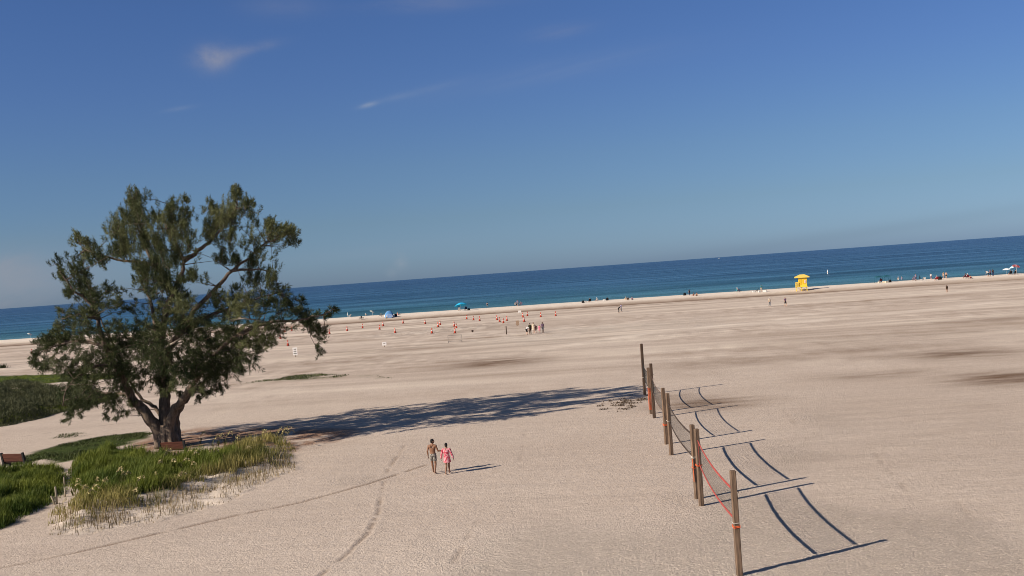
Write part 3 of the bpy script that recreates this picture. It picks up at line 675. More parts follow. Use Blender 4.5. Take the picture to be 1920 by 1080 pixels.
# ------------------------------------------------------------------ grasses and dune plants
def blades(name, P, dens, hgt, wid, matl, label, clump=1.2, lean=.35, cover=.0, kind='stuff', seed=1, edge=.6, tint_c=.5, tint_v=.5, cat=None, box=None):
    """a bed of single curved blades over a patch of ground"""
    rng = np.random.default_rng(seed)
    bx = [p[0] for p in P]; by = [p[1] for p in P]
    x0, x1, y0, y1 = min(bx), max(bx), min(by), max(by)
    if box: x0 = max(x0, box[0]); x1 = min(x1, box[1])
    n = int((x1 - x0) * (y1 - y0) * dens)
    x = rng.uniform(x0, x1, n); y = rng.uniform(y0, y1, n)
    s = sdist(P, x, y); cl = fbm(x / clump, y / clump, seed + 100, 3)
    keep = (s > -.2 + .8 * (cl - .5)) & (rng.uniform(0, 1, n) < smooth(-.3, edge, s) * .75 + .25) & (cl > cover)
    x, y, cl, s = x[keep], y[keep], cl[keep], s[keep]; n = len(x)
    z = terrain(x, y) - .03
    h = rng.uniform(hgt[0], hgt[1], n) * (.45 + 1.1 * smooth(.3, .7, cl)) * (.5 + .5 * smooth(-.2, edge, s))
    a = rng.uniform(0, 2 * math.pi, n); la = rng.normal(.6, 1.3, n)      # a breeze towards the right
    w = rng.uniform(*wid, n); ln = lean * rng.uniform(.3, 1.6, n) * h
    dx, dy = np.cos(la) * ln, np.sin(la) * ln; px, py = np.cos(a) * w, np.sin(a) * w
    b = np.stack([x, y, z], 1)
    p1 = np.stack([px, py, 0 * w], 1)
    m_ = b + np.stack([dx * .35, dy * .35, h * .6], 1); t_ = b + np.stack([dx, dy, h * .95], 1)
    V = np.stack([b + p1, b - p1, m_ + p1 * .7, m_ - p1 * .7, t_], 1).reshape(-1, 3)
    o = np.arange(n)[:, None] * 5
    T = np.concatenate([o + [0, 1, 2], o + [1, 3, 2], o + [2, 3, 4]])
    tint = np.clip(tint_c + tint_v * (fbm(x / 2.2, y / 2.2, seed + 7, 3) - .5) * 2 + rng.normal(0, .15, n), 0, 1)
    ob = bulk(name, V, T, matl, None, np.repeat(tint, 5))
    tag(ob, label, cat, kind=kind); return ob
M['lush'] = leafmat('lush grass', (.046, .085, .010, 1), (.20, .23, .035, 1), trans=.25)
M['oat_leaf'] = leafmat('sea oat leaves', (.105, .112, .024, 1), (.42, .35, .12, 1), trans=.25)
M['dry'] = leafmat('dry stems', (.16, .12, .06, 1), (.36, .28, .16, 1), trans=.2)
M['shrub'] = leafmat('dune shrub leaves', (.045, .056, .024, 1), (.155, .155, .075, 1), trans=.15)
M['short'] = leafmat('short ground cover', (.035, .055, .014, 1), (.10, .11, .035, 1), trans=.15)
M['bright'] = leafmat('bright lawn grass', (.09, .13, .014, 1), (.19, .22, .03, 1), trans=.2)
blades('lush_grass', P_LUSH, 330, (.3, .7), (.010, .022), M['lush'], 'dense bright green grass on the dune before the pine', seed=3, tint_c=.58, tint_v=.9)
blades('dune_grass', P_LEFT, 300, (.22, .58), (.010, .022), M['lush'], 'dense green grass in the near left corner', seed=4, tint_c=.56, tint_v=.9, box=(-40, 0))
blades('sea_oat_leaves', P_OATS, 190, (.22, .66), (.009, .019), M['oat_leaf'], 'yellowish sea oat leaves fringing the green dune', cover=.47, clump=.9, edge=2.2, seed=5, tint_c=.5, tint_v=.9)
blades('sparse_stems', P_ROUGHMOUND, 45, (.10, .5), (.008, .016), M['dry'], 'sparse dry stems on the sandy dune edge', cover=.35, seed=6)
blades('ground_cover', P_LOW, 150, (.06, .16), (.012, .03), M['short'], 'short dark green ground cover left of the pine', seed=7, tint_c=.4)
blades('lawn_grass', P_LAWN, 26, (.06, .14), (.03, .06), M['bright'], 'bright green strip of lawn beyond the dune scrub', seed=8, box=(-75, 0))
blades('edge_grass', P_EDGE, 70, (.15, .45), (.02, .04), M['bright'], 'yellow green grass along the edge of the dune scrub', seed=9, tint_c=.3, box=(-60, 0))
blades('patch_plants', P_PATCH, 36, (.05, .2), (.02, .05), M['short'], 'low patch of dark beach plants on open sand', cover=.45, clump=1.6, seed=10)
blades('patch_plants', P_PATCH2, 40, (.05, .16), (.02, .05), M['short'], 'thin trail of low beach plants on open sand', cover=.42, clump=1.6, seed=12)
blades('patch_plants', P_PATCH3, 40, (.05, .18), (.02, .04), M['short'], 'small patch of low plants left of the pine', cover=.42, clump=1.2, seed=13)

def build_shrubs():
    rng = np.random.default_rng(31); P = P_SHRUB
    bx = [p[0] for p in P]; by = [p[1] for p in P]
    n = 120000; x = rng.uniform(max(min(bx), -62), max(bx), n); y = rng.uniform(min(by), max(by), n)
    s = sdist(P, x, y); cl = fbm(x / 2.6, y / 2.6, 131, 3); k = (s > -.4 + 1.6 * (.5 - cl)) & (cl > .3)
    x, y, s, cl = x[k], y[k], s[k], cl[k]; n = len(x)
    top = (.15 + .95 * smooth(.33, .72, cl)) * smooth(-.4, 1.5, s)
    z = terrain(x, y) + top * np.sqrt(rng.uniform(.05, 1, n))
    d = rng.normal(0, 1, (n, 3)); d[:, 2] = np.abs(d[:, 2]) + .4; d /= np.linalg.norm(d, axis=1)[:, None]
    sd_ = np.cross(d, rng.normal(0, 1, (n, 3))); sd_ /= np.linalg.norm(sd_, axis=1)[:, None]
    l = rng.uniform(.12, .4, n)[:, None]; w = rng.uniform(.02, .05, n)[:, None]
    b = np.stack([x, y, z], 1)
    V = np.stack([b + sd_ * w, b - sd_ * w, b + d * l], 1).reshape(-1, 3)
    tint = np.clip(.4 + 1.3 * (fbm(x / 3.5, y / 3.5, 141, 3) - .5) + rng.normal(0, .15, n), 0, 1)
    tag(bulk('dune_scrub', V, np.arange(n * 3).reshape(-1, 3), M['shrub'], None, np.repeat(tint, 3)), 'grey green dune scrub at the left edge behind the path', kind='stuff')
    # washed up weed left of the nets
    P = P_WRACK; bx = [p[0] for p in P]; by = [p[1] for p in P]; n = 2600
    x = rng.uniform(min(bx), max(bx), n); y = rng.uniform(min(by), max(by), n); s = sdist(P, x, y); cl = fbm(x / .7, y / .7, 151, 3)
    k = (s > 0) & (cl > .5); x, y = x[k], y[k]; n = len(x); z = terrain(x, y) + .01
    a = rng.uniform(0, 6.28, n); l = rng.uniform(.08, .3, n); w = rng.uniform(.02, .06, n); h = rng.uniform(.02, .12, n)
    b = np.stack([x, y, z], 1); f = np.stack([np.cos(a) * l, np.sin(a) * l, h], 1); g = np.stack([-np.sin(a) * w, np.cos(a) * w, 0 * a], 1)
    V = np.stack([b + g, b - g, b + f], 1).reshape(-1, 3)
    tag(bulk('beach_wrack', V, np.arange(n * 3).reshape(-1, 3), mat('dry weed', (.10, .065, .04, 1), .9), None), 'scattered dark dry weed on the sand left of the net posts', kind='stuff')
build_shrubs()

M['seed'] = mat('pale seed heads', (.52, .43, .21, 1), .8, .25, 30)
M['stalk'] = mat('green yellow stalks', (.20, .18, .07, 1), .8, .3, 10)
SEA_OATS = [(526, 802, 1.5), (536, 806, 1.2), (516, 806, 1.2), (422, 811, 1.1), (410, 813, 1.0), (376, 806, 1.1), (459, 837, .9), (396, 847, 1.0), (359, 852, 1.0), (340, 862, .9), (319, 864, .9), (295, 867, 1.0), (304, 852, 1.3), (290, 887, 1.0), (234, 887, 1.0), (227, 887, 1.0), (219, 884, 1.1), (255, 902, 1.2), (190, 907, 1.0), (181, 899, .9), (141, 902, 1.0), (136, 910, .8), (152, 919, .8), (160, 930, .9), (169, 920, 1.0), (357, 870, .9), (392, 845, 1.0), (490, 809, 1.1), (440, 820, 1.0), (350, 842, 1.1), (470, 822, 1.0), (398, 820, 1.1), (528, 798, 1.4), (522, 812, 1.2), (250, 925, .9), (330, 895, 1.0)]
for i, (u, v, h) in enumerate(SEA_OATS):
    g = place(u, v + h * F / 66 * .8)
    root = empty('sea_oats', g, R.uniform(-.7, .7), R.uniform(.9, 1.1))
    tag(root, 'sea oats stalk with a pale drooping seed head rising from the dune grass', 'sea oats', 'sea oats on the dune')
    bend = R.uniform(.12, .4); st = MB()
    pts = [Vector((bend * (k / 7) ** 2.2 * h, 0, h * (k / 7) * (1 - .12 * (k / 7) ** 3))) for k in range(8)]
    st.tube(pts, [.012] * 8, 5); st.build('stalk', M['stalk'], root)
    hd = MB(); e = pts[-1]
    for k in range(28):
        t = k / 27; p = pts[5].lerp(e, min(1, t * 1.4)) + Vector((max(0, t - .5) * .5 * bend * 2, 0, -max(0, t - .6) * .45))
        d = Vector((R.gauss(.35, .5), R.gauss(0, .5), R.uniform(-.9, .3))).normalized() * R.uniform(.08, .16)
        n_ = d.cross(Vector((R.gauss(0, 1), R.gauss(0, 1), R.gauss(0, 1)))).normalized() * .026
        hd.add([p, p + d * .5 + n_, p + d, p + d * .5 - n_], [(0, 1, 2, 3)])
    hd.build('seed_head', M['seed'], root)
    lf = MB()
    for k in range(10):
        a = R.uniform(0, 6.28); l = R.uniform(.4, .8) * h; d = Vector((math.cos(a), math.sin(a), 0)); n_ = Vector((-d.y, d.x, 0)) * .012
        lf.add([n_, -n_, d * l * .25 + Vector((0, 0, l * .7)) + n_, d * l * .25 + Vector((0, 0, l * .7)) - n_, d * l * .7 + Vector((0, 0, l * .75))], [(0, 1, 3, 2), (2, 3, 4)])
    lf.build('leaves', M['oat_leaf'], root)
# one tuft far out on the left
g = place(5, 690); mb = MB()
root = empty('grass_tuft', g); tag(root, 'dark lone tuft of dune grass on open sand at the left edge', 'grass tuft')
for k in range(260):
    a = R.uniform(0, 6.28); r = abs(R.gauss(0, .5)); l = R.uniform(.3, .9); d = Vector((math.cos(a), math.sin(a), 0)); n_ = Vector((-d.y, d.x, 0)) * .03; b_ = d * r
    mb.add([b_ + n_, b_ - n_, b_ + d * l * .4 + Vector((0, 0, l))], [(0, 1, 2)])
mb.build('leaves', M['shrub'], root)

# ------------------------------------------------------------------ people
SKIN = {'fair': mat('fair skin', (.56, .34, .24, 1), .55, .08, 8), 'tan': mat('tanned skin', (.36, .19, .11, 1), .5, .1, 8), 'bronze': mat('bronzed skin', (.24, .12, .07, 1), .5, .1, 8), 'dark': mat('dark skin', (.12, .065, .042, 1), .5, .1, 8)}
HAIR = {'brown': mat('brown hair', (.05, .03, .018, 1), .6, .3, 40), 'black': mat('black hair', (.014, .011, .010, 1), .55, .3, 40), 'grey': mat('grey hair', (.30, .29, .28, 1), .6, .2, 40), 'blond': mat('blond hair', (.36, .25, .11, 1), .6, .2, 40),
        'white hat': mat('white hat cloth', (.75, .73, .68, 1), .8, .08, 20), 'straw hat': mat('straw hat', (.50, .38, .20, 1), .8, .2, 60)}
def cloth(c, var=.18): return mat('cloth', tuple(c) + (1,), .85, var, 25, spec=.1)
CL = {'white': cloth((.72, .70, .66)), 'cream': cloth((.66, .56, .42)), 'navy': cloth((.03, .04, .09)), 'black': cloth((.018, .018, .02)), 'grey': cloth((.22, .22, .23)), 'pink': cloth((.72, .25, .34)), 'maroon': cloth((.16, .022, .04)),
      'red': cloth((.50, .04, .04)), 'olive': cloth((.055, .06, .035)), 'blue': cloth((.07, .15, .40)), 'teal': cloth((.05, .24, .28)), 'brown': cloth((.075, .045, .028)), 'mauve': cloth((.22, .14, .20)), 'lilac': cloth((.34, .30, .44))}
def print_mat(name, c0, c1, c2, sc):
    m, N, L, P = newmat(name); tc = N.new('ShaderNodeTexCoord'); v = N.new('ShaderNodeTexVoronoi'); v.inputs['Scale'].default_value = sc
    L.new(tc.outputs['Object'], v.inputs['Vector']); r = N.new('ShaderNodeValToRGB'); r.color_ramp.interpolation = 'CONSTANT'
    e = r.color_ramp.elements; e[0].color = c0; e[0].position = 0; e[1].position = .36; e[1].color = c1; q = e.new(.68); q.color = c2
    s = N.new('ShaderNodeSeparateColor'); L.new(v.outputs['Color'], s.inputs[0]); L.new(s.outputs[0], r.inputs[0]); L.new(r.outputs[0], P.inputs['Base Color']); P.inputs['Roughness'].default_value = .85
    return m
CL['pink print'] = print_mat('pink flower print', (.66, .34, .36, 1), (.46, .05, .085, 1), (.58, .16, .19, 1), 13)
CL['grey print'] = print_mat('grey leaf print', (.10, .09, .08, 1), (.34, .31, .27, 1), (.20, .185, .16, 1), 16)

def skeleton(pose):
    V3 = Vector
    J = dict(pel=V3((0, 0, .93)), ch=V3((0, .0, 1.30)), nk=V3((0, -.01, 1.47)), hd=V3((0, .025, 1.63)), look=V3((0, 1, 0)),
             sL=V3((-.185, 0, 1.41)), sR=V3((.185, 0, 1.41)), eL=V3((-.24, -.03, 1.13)), eR=V3((.24, -.03, 1.13)), wL=V3((-.25, .05, .89)), wR=V3((.25, .05, .89)),
             hL=V3((-.09, 0, .91)), hR=V3((.09, 0, .91)), kL=V3((-.10, .03, .50)), kR=V3((.10, .03, .50)), aL=V3((-.10, -.01, .085)), aR=V3((.10, -.01, .085)), tL=V3((-.12, .16, .03)), tR=V3((.12, .16, .03)))
    def up(**k):
        for n, v in k.items(): J[n] = V3(v)
    if pose == 'walk':
        up(kL=(-.09, .16, .53), aL=(-.09, .24, .10), tL=(-.10, .41, .05), kR=(.09, .0, .49), aR=(.09, -.26, .13), tR=(.10, -.13, .03), eL=(-.25, -.12, 1.15), wL=(-.24, -.13, .90), eR=(.25, .04, 1.13), wR=(.24, .19, .93))
    elif pose == 'stroll':      # arm out towards the companion on the right, head turned to them
        up(kL=(-.09, .10, .52), aL=(-.10, .20, .09), tL=(-.11, .37, .04), kR=(.11, .02, .49), aR=(.12, -.20, .11), tR=(.14, -.06, .03), eL=(-.25, -.06, 1.15), wL=(-.26, .03, .90), eR=(.28, .02, 1.14), wR=(.52, .12, 1.13), look=(.75, .66, 0), hd=(.015, .03, 1.63))
    elif pose == 'step':        # arms held out a little from the body
        up(kL=(-.06, .05, .50), aL=(-.09, -.14, .09), tL=(-.10, .02, .03), kR=(.06, .15, .53), aR=(.04, .20, .10), tR=(.05, .37, .05), eL=(-.29, .0, 1.14), wL=(-.34, .04, .90), eR=(.29, .0, 1.14), wR=(.36, .03, .90))
    elif pose == 'sit':         # on a low chair, seat at 0.36
        up(pel=(0, -.06, .44), ch=(0, -.17, .80), nk=(0, -.19, .97), hd=(0, -.15, 1.13), sL=(-.185, -.18, .91), sR=(.185, -.18, .91), eL=(-.27, -.02, .68), eR=(.27, -.02, .68), wL=(-.22, .2, .58), wR=(.22, .2, .58),
           hL=(-.09, -.04, .44), hR=(.09, -.04, .44), kL=(-.13, .40, .52), kR=(.13, .40, .52), aL=(-.13, .56, .12), aR=(.13, .56, .12), tL=(-.14, .72, .06), tR=(.14, .72, .06))
    elif pose == 'ground':      # sitting on the sand, knees up, hands behind
        up(pel=(0, -.05, .12), ch=(0, -.17, .47), nk=(0, -.19, .64), hd=(0, -.14, .80), sL=(-.185, -.18, .58), sR=(.185, -.18, .58), eL=(-.28, -.28, .34), eR=(.28, -.28, .34), wL=(-.27, -.40, .10), wR=(.27, -.40, .10),
           hL=(-.09, -.02, .12), hR=(.09, -.02, .12), kL=(-.13, .36, .38), kR=(.13, .36, .38), aL=(-.13, .62, .08), aR=(.13, .62, .08), tL=(-.14, .78, .05), tR=(.14, .78, .05))
    elif pose == 'bend':
        up(pel=(0, -.12, .90), ch=(0, .16, 1.14), nk=(0, .29, 1.23), hd=(0, .41, 1.29), look=(0, .8, -.6), sL=(-.185, .24, 1.19), sR=(.185, .24, 1.19), eL=(-.22, .32, .92), eR=(.22, .32, .92), wL=(-.2, .46, .70), wR=(.2, .46, .70),
           hL=(-.09, -.1, .89), hR=(.09, -.1, .89), kL=(-.11, .05, .5), kR=(.11, .0, .5), aL=(-.11, .02, .085), aR=(.11, -.1, .085), tL=(-.12, .19, .03), tR=(.12, .07, .03))
    elif pose == 'reach':       # one arm out in front holding something
        up(eR=(.24, .22, 1.25), wR=(.22, .46, 1.22), kL=(-.09, .1, .52), aL=(-.09, .14, .09), tL=(-.1, .31, .04), aR=(.1, -.14, .1), tR=(.11, .02, .03))
    return J
def spine(mb, J, grow=0.0, lo=0.0, hi=1.0, flare=0.0):
    p, c, n = J['pel'], J['ch'], J['nk']; ax = (J['sR'] - J['sL']).normalized(); up0 = (c - p).normalized()
    st = [(-.10, .12, .10), (0, .165, .12), (.25, .155, .11), (.5, .142, .10), (.8, .162, .118), (1.0, .172, .12), (1.22, .165, .105), (1.36, .11, .08)]
    L_ = (c - p).length; pts = []; rad = []
    for t, rx, ry in st:
        if t < lo - 1e-6 or t > hi + 1e-6: continue
        q = p + up0 * L_ * t if t <= 1 else c + (n - c) * ((t - 1) / .42)
        pts.append(q); rad.append((rx + grow, ry + grow))
    mb.tube(pts, rad, 16, True, tuple(ax))
def hand(mb, w, e, side, n, grip=0.25):
    d = (w - e).normalized(); x = Vector((side, 0, 0)); x = (x - d * d.dot(x)).normalized(); f = d.cross(x) * side
    # palm broad across the front-back line, thumb leading
    across = f; nrm = x
    mb.tube([w - d * .02, w + d * .03, w + d * .085], [(.021, .028), (.017, .038), (.015, .040)], 8, True, tuple(nrm))
    for k, (o, l) in enumerate(((-.030, .062), (-.010, .074), (.010, .078), (.030, .070))):
        b = w + d * .08 + across * o; m_ = b + d * l * .55 - nrm * l * grip * .5; t = m_ + d * l * .4 - nrm * l * grip
        mb.capsule(b, m_, .0095, .009, 6); mb.capsule(m_, t, .009, .0075, 6)
    b = w + d * .025 + across * .034; m_ = b + (d * .6 + across * .6 - nrm * .3) * .042; mb.capsule(b, m_, .0115, .010, 6); mb.capsule(m_, m_ + (d * .95 + across * .2 - nrm * .25) * .03, .010, .008, 6)
def head_frame(J):
    y = J['look'].normalized(); x = y.cross(Vector((0, 0, 1))).normalized(); z = x.cross(y)
    return Matrix((x, y, z)).transposed()
_cache = {}
def body_mesh(pose, vox):
    key = (pose, 'body', vox)
    if key in _cache: return _cache[key]
    J = skeleton(pose); mb = MB(); spine(mb, J)
    Rm = head_frame(J); h = J['hd']
    mb.capsule(J['nk'] - Vector((0, 0, .04)), J['nk'].lerp(h, .62), .062, .055)
    mb.ball(h + Vector((0, 0, .02)), (.076, .096, .104), 14, 10, Rm); mb.ball(h + Rm @ Vector((0, .022, -.065)), (.056, .066, .055), 12, 8, Rm)
    mb.capsule(h + Rm @ Vector((0, .088, .012)), h + Rm @ Vector((0, .108, -.022)), .011, .015, 8)                # nose
    mb.capsule(h + Rm @ Vector((-.022, .082, -.062)), h + Rm @ Vector((.022, .082, -.062)), .009, .009, 6)         # lips
    mb.capsule(h + Rm @ Vector((-.045, .080, .03)), h + Rm @ Vector((.045, .080, .03)), .012, .012, 6)             # brow
    for s in (-1, 1): mb.ball(h + Rm @ Vector((.078 * s, -.004, -.005)), (.012, .022, .032), 8, 6, Rm)             # ears
    for s, k in ((-1, 'L'), (1, 'R')):
        S_, E_, W_ = J['s' + k], J['e' + k], J['w' + k]
        mb.capsule(J['ch'].lerp(S_, .55) + (S_ - J['ch']) * 0 + Vector((0, 0, .0)), S_, .085, .062); mb.capsule(J['nk'], S_, .05, .055)
        mb.capsule(S_, E_, .054, .041); mb.capsule(E_, E_.lerp(W_, .35), .041, .042); mb.capsule(E_.lerp(W_, .35), W_, .042, .027); hand(mb, W_, E_, s, 5)
        H_, K_, A_, T_ = J['h' + k], J['k' + k], J['a' + k], J['t' + k]
        mb.capsule(H_, K_, .087, .056); mb.capsule(K_, K_.lerp(A_, .33) - Vector((0, .012, 0)), .055, .056); mb.capsule(K_.lerp(A_, .33), A_, .056, .036)
        heel = A_ + (A_ - T_).normalized() * .03 - Vector((0, 0, .04)); mb.capsule(heel, T_, .032, .026); mb.capsule(A_, A_.lerp(T_, .6), .037, .03)
        for q in range(5): 
            sd_ = Vector((1, 0, 0)) * (q - 2) * .017; mb.capsule(T_ + sd_ * .9 - Vector((0, .0, .004)), T_ + sd_ + (T_ - A_).normalized() * (.03 - .003 * abs(q - (1 if s > 0 else 3))), .012, .010, 6)
    me = remeshed(mb, vox, 'body'); _cache[key] = me; return me
def garment(pose, kind, vox):
    key = (pose, kind, vox)
    if key in _cache: return _cache[key]
    J = skeleton(pose); mb = MB(); g = .016
    seg = lambda a, b, t0, t1: (a.lerp(b, t0), a.lerp(b, t1))
    if kind in ('shirt', 'long_shirt', 'dress', 'cover_up'):
        spine(mb, J, g, 0 if kind != 'shirt' else 0, 1.3)
        for k in 'LR':
            S_, E_, W_ = J['s' + k], J['e' + k], J['w' + k]
            mb.capsule(J['ch'].lerp(S_, .5), S_, .095, .072); mb.capsule(J['nk'] - Vector((0, 0, .03)), S_, .055, .065)
            if kind in ('long_shirt', 'cover_up'): mb.capsule(S_, E_, .072, .062); mb.capsule(E_, E_.lerp(W_, .85), .062, .062)
            else: mb.capsule(S_, S_.lerp(E_, .55), .070, .068)
    if kind in ('shorts', 'trousers', 'trunks'):
        spine(mb, J, g, -.2, .26)
        e = {'shorts': .92, 'trunks': .55}.get(kind, 1)
        for k in 'LR':
            H_, K_, A_ = J['h' + k], J['k' + k], J['a' + k]
            mb.capsule(H_, H_.lerp(K_, e - .02), .104, .09 if e < .9 else .08)
            if kind == 'trousers': mb.capsule(K_, K_.lerp(A_, .92), .078, .062)
    if kind in ('dress', 'cover_up'):
        p = J['pel']; kn = (J['kL'] + J['kR']) / 2; e = .55 if kind == 'cover_up' else .95; d = (kn - p)
        ax = Vector((1, 0, 0)); spread = abs(J['kL'].y - J['kR'].y) * .5 * e
        mb.tube([p + Vector((0, 0, .10)) if pose not in ('sit', 'ground') else p, p.lerp(kn, .3), p.lerp(kn, e)], [(.178, .135), (.20, .16), (.225, .17 + spread)], 18, True, tuple(ax))
    if kind == 'swimsuit':
        spine(mb, J, .012, -.1, 1.05)
    me = remeshed(mb, vox, kind); _cache[key] = me; return me
def hair_mesh(pose, style, vox):
    key = (pose, style, vox)
    if key in _cache: return _cache[key]
    J = skeleton(pose); Rm = head_frame(J); h = J['hd']; mb = MB()
    if 'hat' in style:
        z = h + Vector((0, 0, .055)); mb.lathe([(.001, .10), (.07, .095), (.095, .06), (.098, 0), (.20, -.02), (.20, -.035), (.09, -.02), (.001, -.02)], 16, z)
    else:
        mb.ball(h + Rm @ Vector((0, -.018, .042)), (.086, .096, .094), 14, 10, Rm)
        mb.ball(h + Rm @ Vector((0, -.045, -.02)), (.078, .066, .07), 12, 8, Rm)
        if style == 'long': mb.capsule(h + Rm @ Vector((0, -.06, .0)), h + Rm @ Vector((0, -.085, -.24)), .085, .06)
        if style == 'bun': mb.ball(h + Rm @ Vector((0, -.085, .105)), .048, 10, 8)
    me = remeshed(mb, vox, 'hair'); _cache[key] = me; return me
def part(name, me, m, parent):
    o = bpy.data.objects.new(name, me); C.objects.link(o); o.parent = parent
    if not me.materials: me.materials.append(None)
    o.material_slots[0].link = 'OBJECT'; o.material_slots[0].material = m
    return o
def person(u, v, label, pose='stand', rz=0.0, H=1.72, wear=(), skin='fair', hair='brown', style='short', vox=.014, group=None, loc=None, sink=0.0):
    g = loc if loc is not None else place(u, v)
    root = empty('person', g - Vector((0, 0, sink)), math.radians(rz), H / 1.75)
    tag(root, label, 'person', group)
    part('body', body_mesh(pose, vox), SKIN[skin], root)
    for kind, c in wear: part({'long_shirt': 'shirt', 'cover_up': 'cover_up', 'trunks': 'swim_trunks'}.get(kind, kind), garment(pose, kind, vox), CL[c], root)
    hm = HAIR[hair]; part('hat' if 'hat' in style else 'hair', hair_mesh(pose, style, vox), hm, root)
    return root

person(814, 888, 'shirtless man in grey patterned swim trunks walking beside the woman in pink', 'stroll', -14, 1.77, [('trunks', 'grey print')], 'bronze', 'black', 'short', .008)
person(840, 889, 'woman in a pink flowered cover-up walking with dark hair tied up', 'step', -10, 1.58, [('cover_up', 'pink print')], 'bronze', 'black', 'bun', .008)
# the family on the open sand
person(988.5, 628, 'leaning person in white top and black shorts at the left of the beach family', 'bend', -50, 1.72, [('shirt', 'white'), ('shorts', 'black')], 'fair', 'brown', 'short')
person(994.7, 627, 'person in dark olive clothes in the beach family', 'stand', 15, 1.78, [('shirt', 'olive'), ('trousers', 'brown')], 'tan', 'black', 'short')
person(1001, 624.5, 'person in a long cream dress in the beach family', 'stand', 180, 1.72, [('dress', 'cream')], 'fair', 'brown', 'long')
person(1005.5, 624, 'child in maroon beside the cream dress', 'walk', 150, 1.25, [('shirt', 'maroon'), ('shorts', 'maroon')], 'fair', 'brown', 'short')
person(1012, 624, 'child in a bright pink dress in the beach family', 'stand', 170, 1.28, [('dress', 'pink')], 'fair', 'blond', 'long')
person(1018, 624, 'dark shirted person at the right end of the beach family', 'stand', 200, 1.72, [('shirt', 'mauve'), ('shorts', 'grey')], 'dark', 'black', 'short')
person(1160.5, 586, 'person in black bending forward on the open sand', 'bend', -90, 1.6, [('shirt', 'black'), ('trousers', 'black')], 'tan', 'black', 'short')
person(1165, 585, 'person in grey holding one arm out beside the one bending', 'reach', -80, 1.74, [('shirt', 'lilac'), ('trousers', 'grey')], 'fair', 'brown', 'short')
person(1443.5, 575, 'walker in white top carrying a dark bag', 'walk', 190, 1.68, [('shirt', 'cream'), ('trousers', 'grey')], 'fair', 'white hat', 'white hat')
person(1473, 574.5, 'walker in mauve shirt and black shorts', 'walk', 200, 1.76, [('shirt', 'mauve'), ('shorts', 'black')], 'fair', 'brown', 'short')
person(1776, 548, 'lone person in a dark brown cover-up on the right of the beach', 'stand', 20, 1.42, [('cover_up', 'brown')], 'tan', 'brown', 'long')

# ------------------------------------------------------------------ volleyball posts and nets
M['post'] = mat('weathered timber', (.165, .110, .074, 1), .9, .5, 2.2, bump=.8, stretch=(7, 7, .8))
M['post_dark'] = mat('dark weathered timber', (.085, .055, .038, 1), .9, .45, 2.2, bump=.8, stretch=(7, 7, .8))
M['cord'] = mat('black net cord', (.03, .028, .026, 1), .8, .2); M['tape_dark'] = mat('dark net tape', (.05, .035, .028, 1), .8, .25)
M['tape_red'] = mat('faded red net tape', (.38, .07, .06, 1), .8, .3); M['orange'] = mat('orange rope', (.75, .14, .045, 1), .7, .25, 20); M['white_rope'] = mat('pale rope', (.6, .55, .47, 1), .8, .2)
POSTS = {}
def post(key, u, v, h, label, dark=False, wrap=None, lean=(0, 0), w=.19):
    g = place(u, v); root = empty('net_post', g, math.radians(R.uniform(-12, 12) + 4)); root['label'] = label; root['category'] = 'post'; root['group'] = 'volleyball net posts'
    mb = MB(); k = 7
    # a squared timber with worn corners and a slightly wandering axis
    for i in range(1):
        pts = [Vector((lean[0] * t + R.uniform(-.006, .006), lean[1] * t + R.uniform(-.006, .006), -.3 + (h + .3) * t)) for t in [j / k for j in range(k + 1)]]
        a = w / 2; c = .025; sq = [(a - c, -a), (a, -a + c), (a, a - c), (a - c, a), (-a + c, a), (-a, a - c), (-a, -a + c), (-a + c, -a)]
        vs = [p + Vector((x * (1 - .06 * j / k), y * (1 - .06 * j / k), 0)) for j, p in enumerate(pts) for x, y in sq]
        vs += [pts[-1] + Vector((x * .78, y * .78, .015)) for x, y in sq]; n = 8
        fs = [(j * n + q, j * n + (q + 1) % n, j * n + n + (q + 1) % n, j * n + n + q) for j in range(k + 1) for q in range(n)]
        fs.append(tuple(range((k + 1) * n, (k + 2) * n))); mb.add(vs, fs)
    mb.build('timber', M['post_dark' if dark else 'post'], root)
    def loops(zs, m, name, r=.012):
        q = MB()
        for z in zs:
            e = w / 2 + .012; q.tube([(-e, -e, z), (e, -e, z + .02), (e, e, z), (-e, e, z + .03), (-e, -e, z + .01)], r, 6)
        return q.build(name, m, root)
    if wrap:
        for zs, m in wrap: loops(zs, M[m], 'rope_wrap')
    hk = MB(); hk.tube([(w / 2, 0, h * .8), (w / 2 + .05, 0, h * .8), (w / 2 + .05, 0, h * .8 - .05)], .008, 6); hk.build('eye_bolt', mat('rusty bolt', (.12, .06, .035, 1), .7, .3), root)
    POSTS[key] = (g, h); return root
post('A', 1387, 1079, 3.30, 'nearest timber volleyball post at the bottom edge', False, [([1.52, 1.56], 'orange'), ([1.66], 'white_rope')])
post('B2', 1315.5, 948, 3.12, 'timber post holding the far end of the red net', False, [([1.62, 1.66], 'orange')])
o = post('B1', 1307, 935, 3.10, 'timber post with orange rope hanging, behind the red net end', False, [([1.72, 1.76], 'white_rope'), ([1.30], 'orange')])
q = MB(); q.tube([(-.12, -.1, 1.7), (-.13, -.11, 1.4), (-.11, -.1, 1.1), (-.13, -.12, .75)], .014, 6); q.build('hanging_rope', M['orange'], o)
post('C2', 1259, 853, 3.18, 'paler timber post holding the second net, right one of its pair', False, [([1.75], 'white_rope')])
post('C1', 1250, 833, 3.08, 'timber post with one orange rope band, left one of its pair', False, [([1.02, 1.06, 1.10], 'orange')])
post('D2', 1227, 784, 3.5, 'dark timber post beside the post wrapped in orange rope', True)
o = post('D1', 1221, 776, 3.05, 'timber post with its lower half wrapped in orange rope', False, [([.3 + .07 * i for i in range(21)], 'orange')])
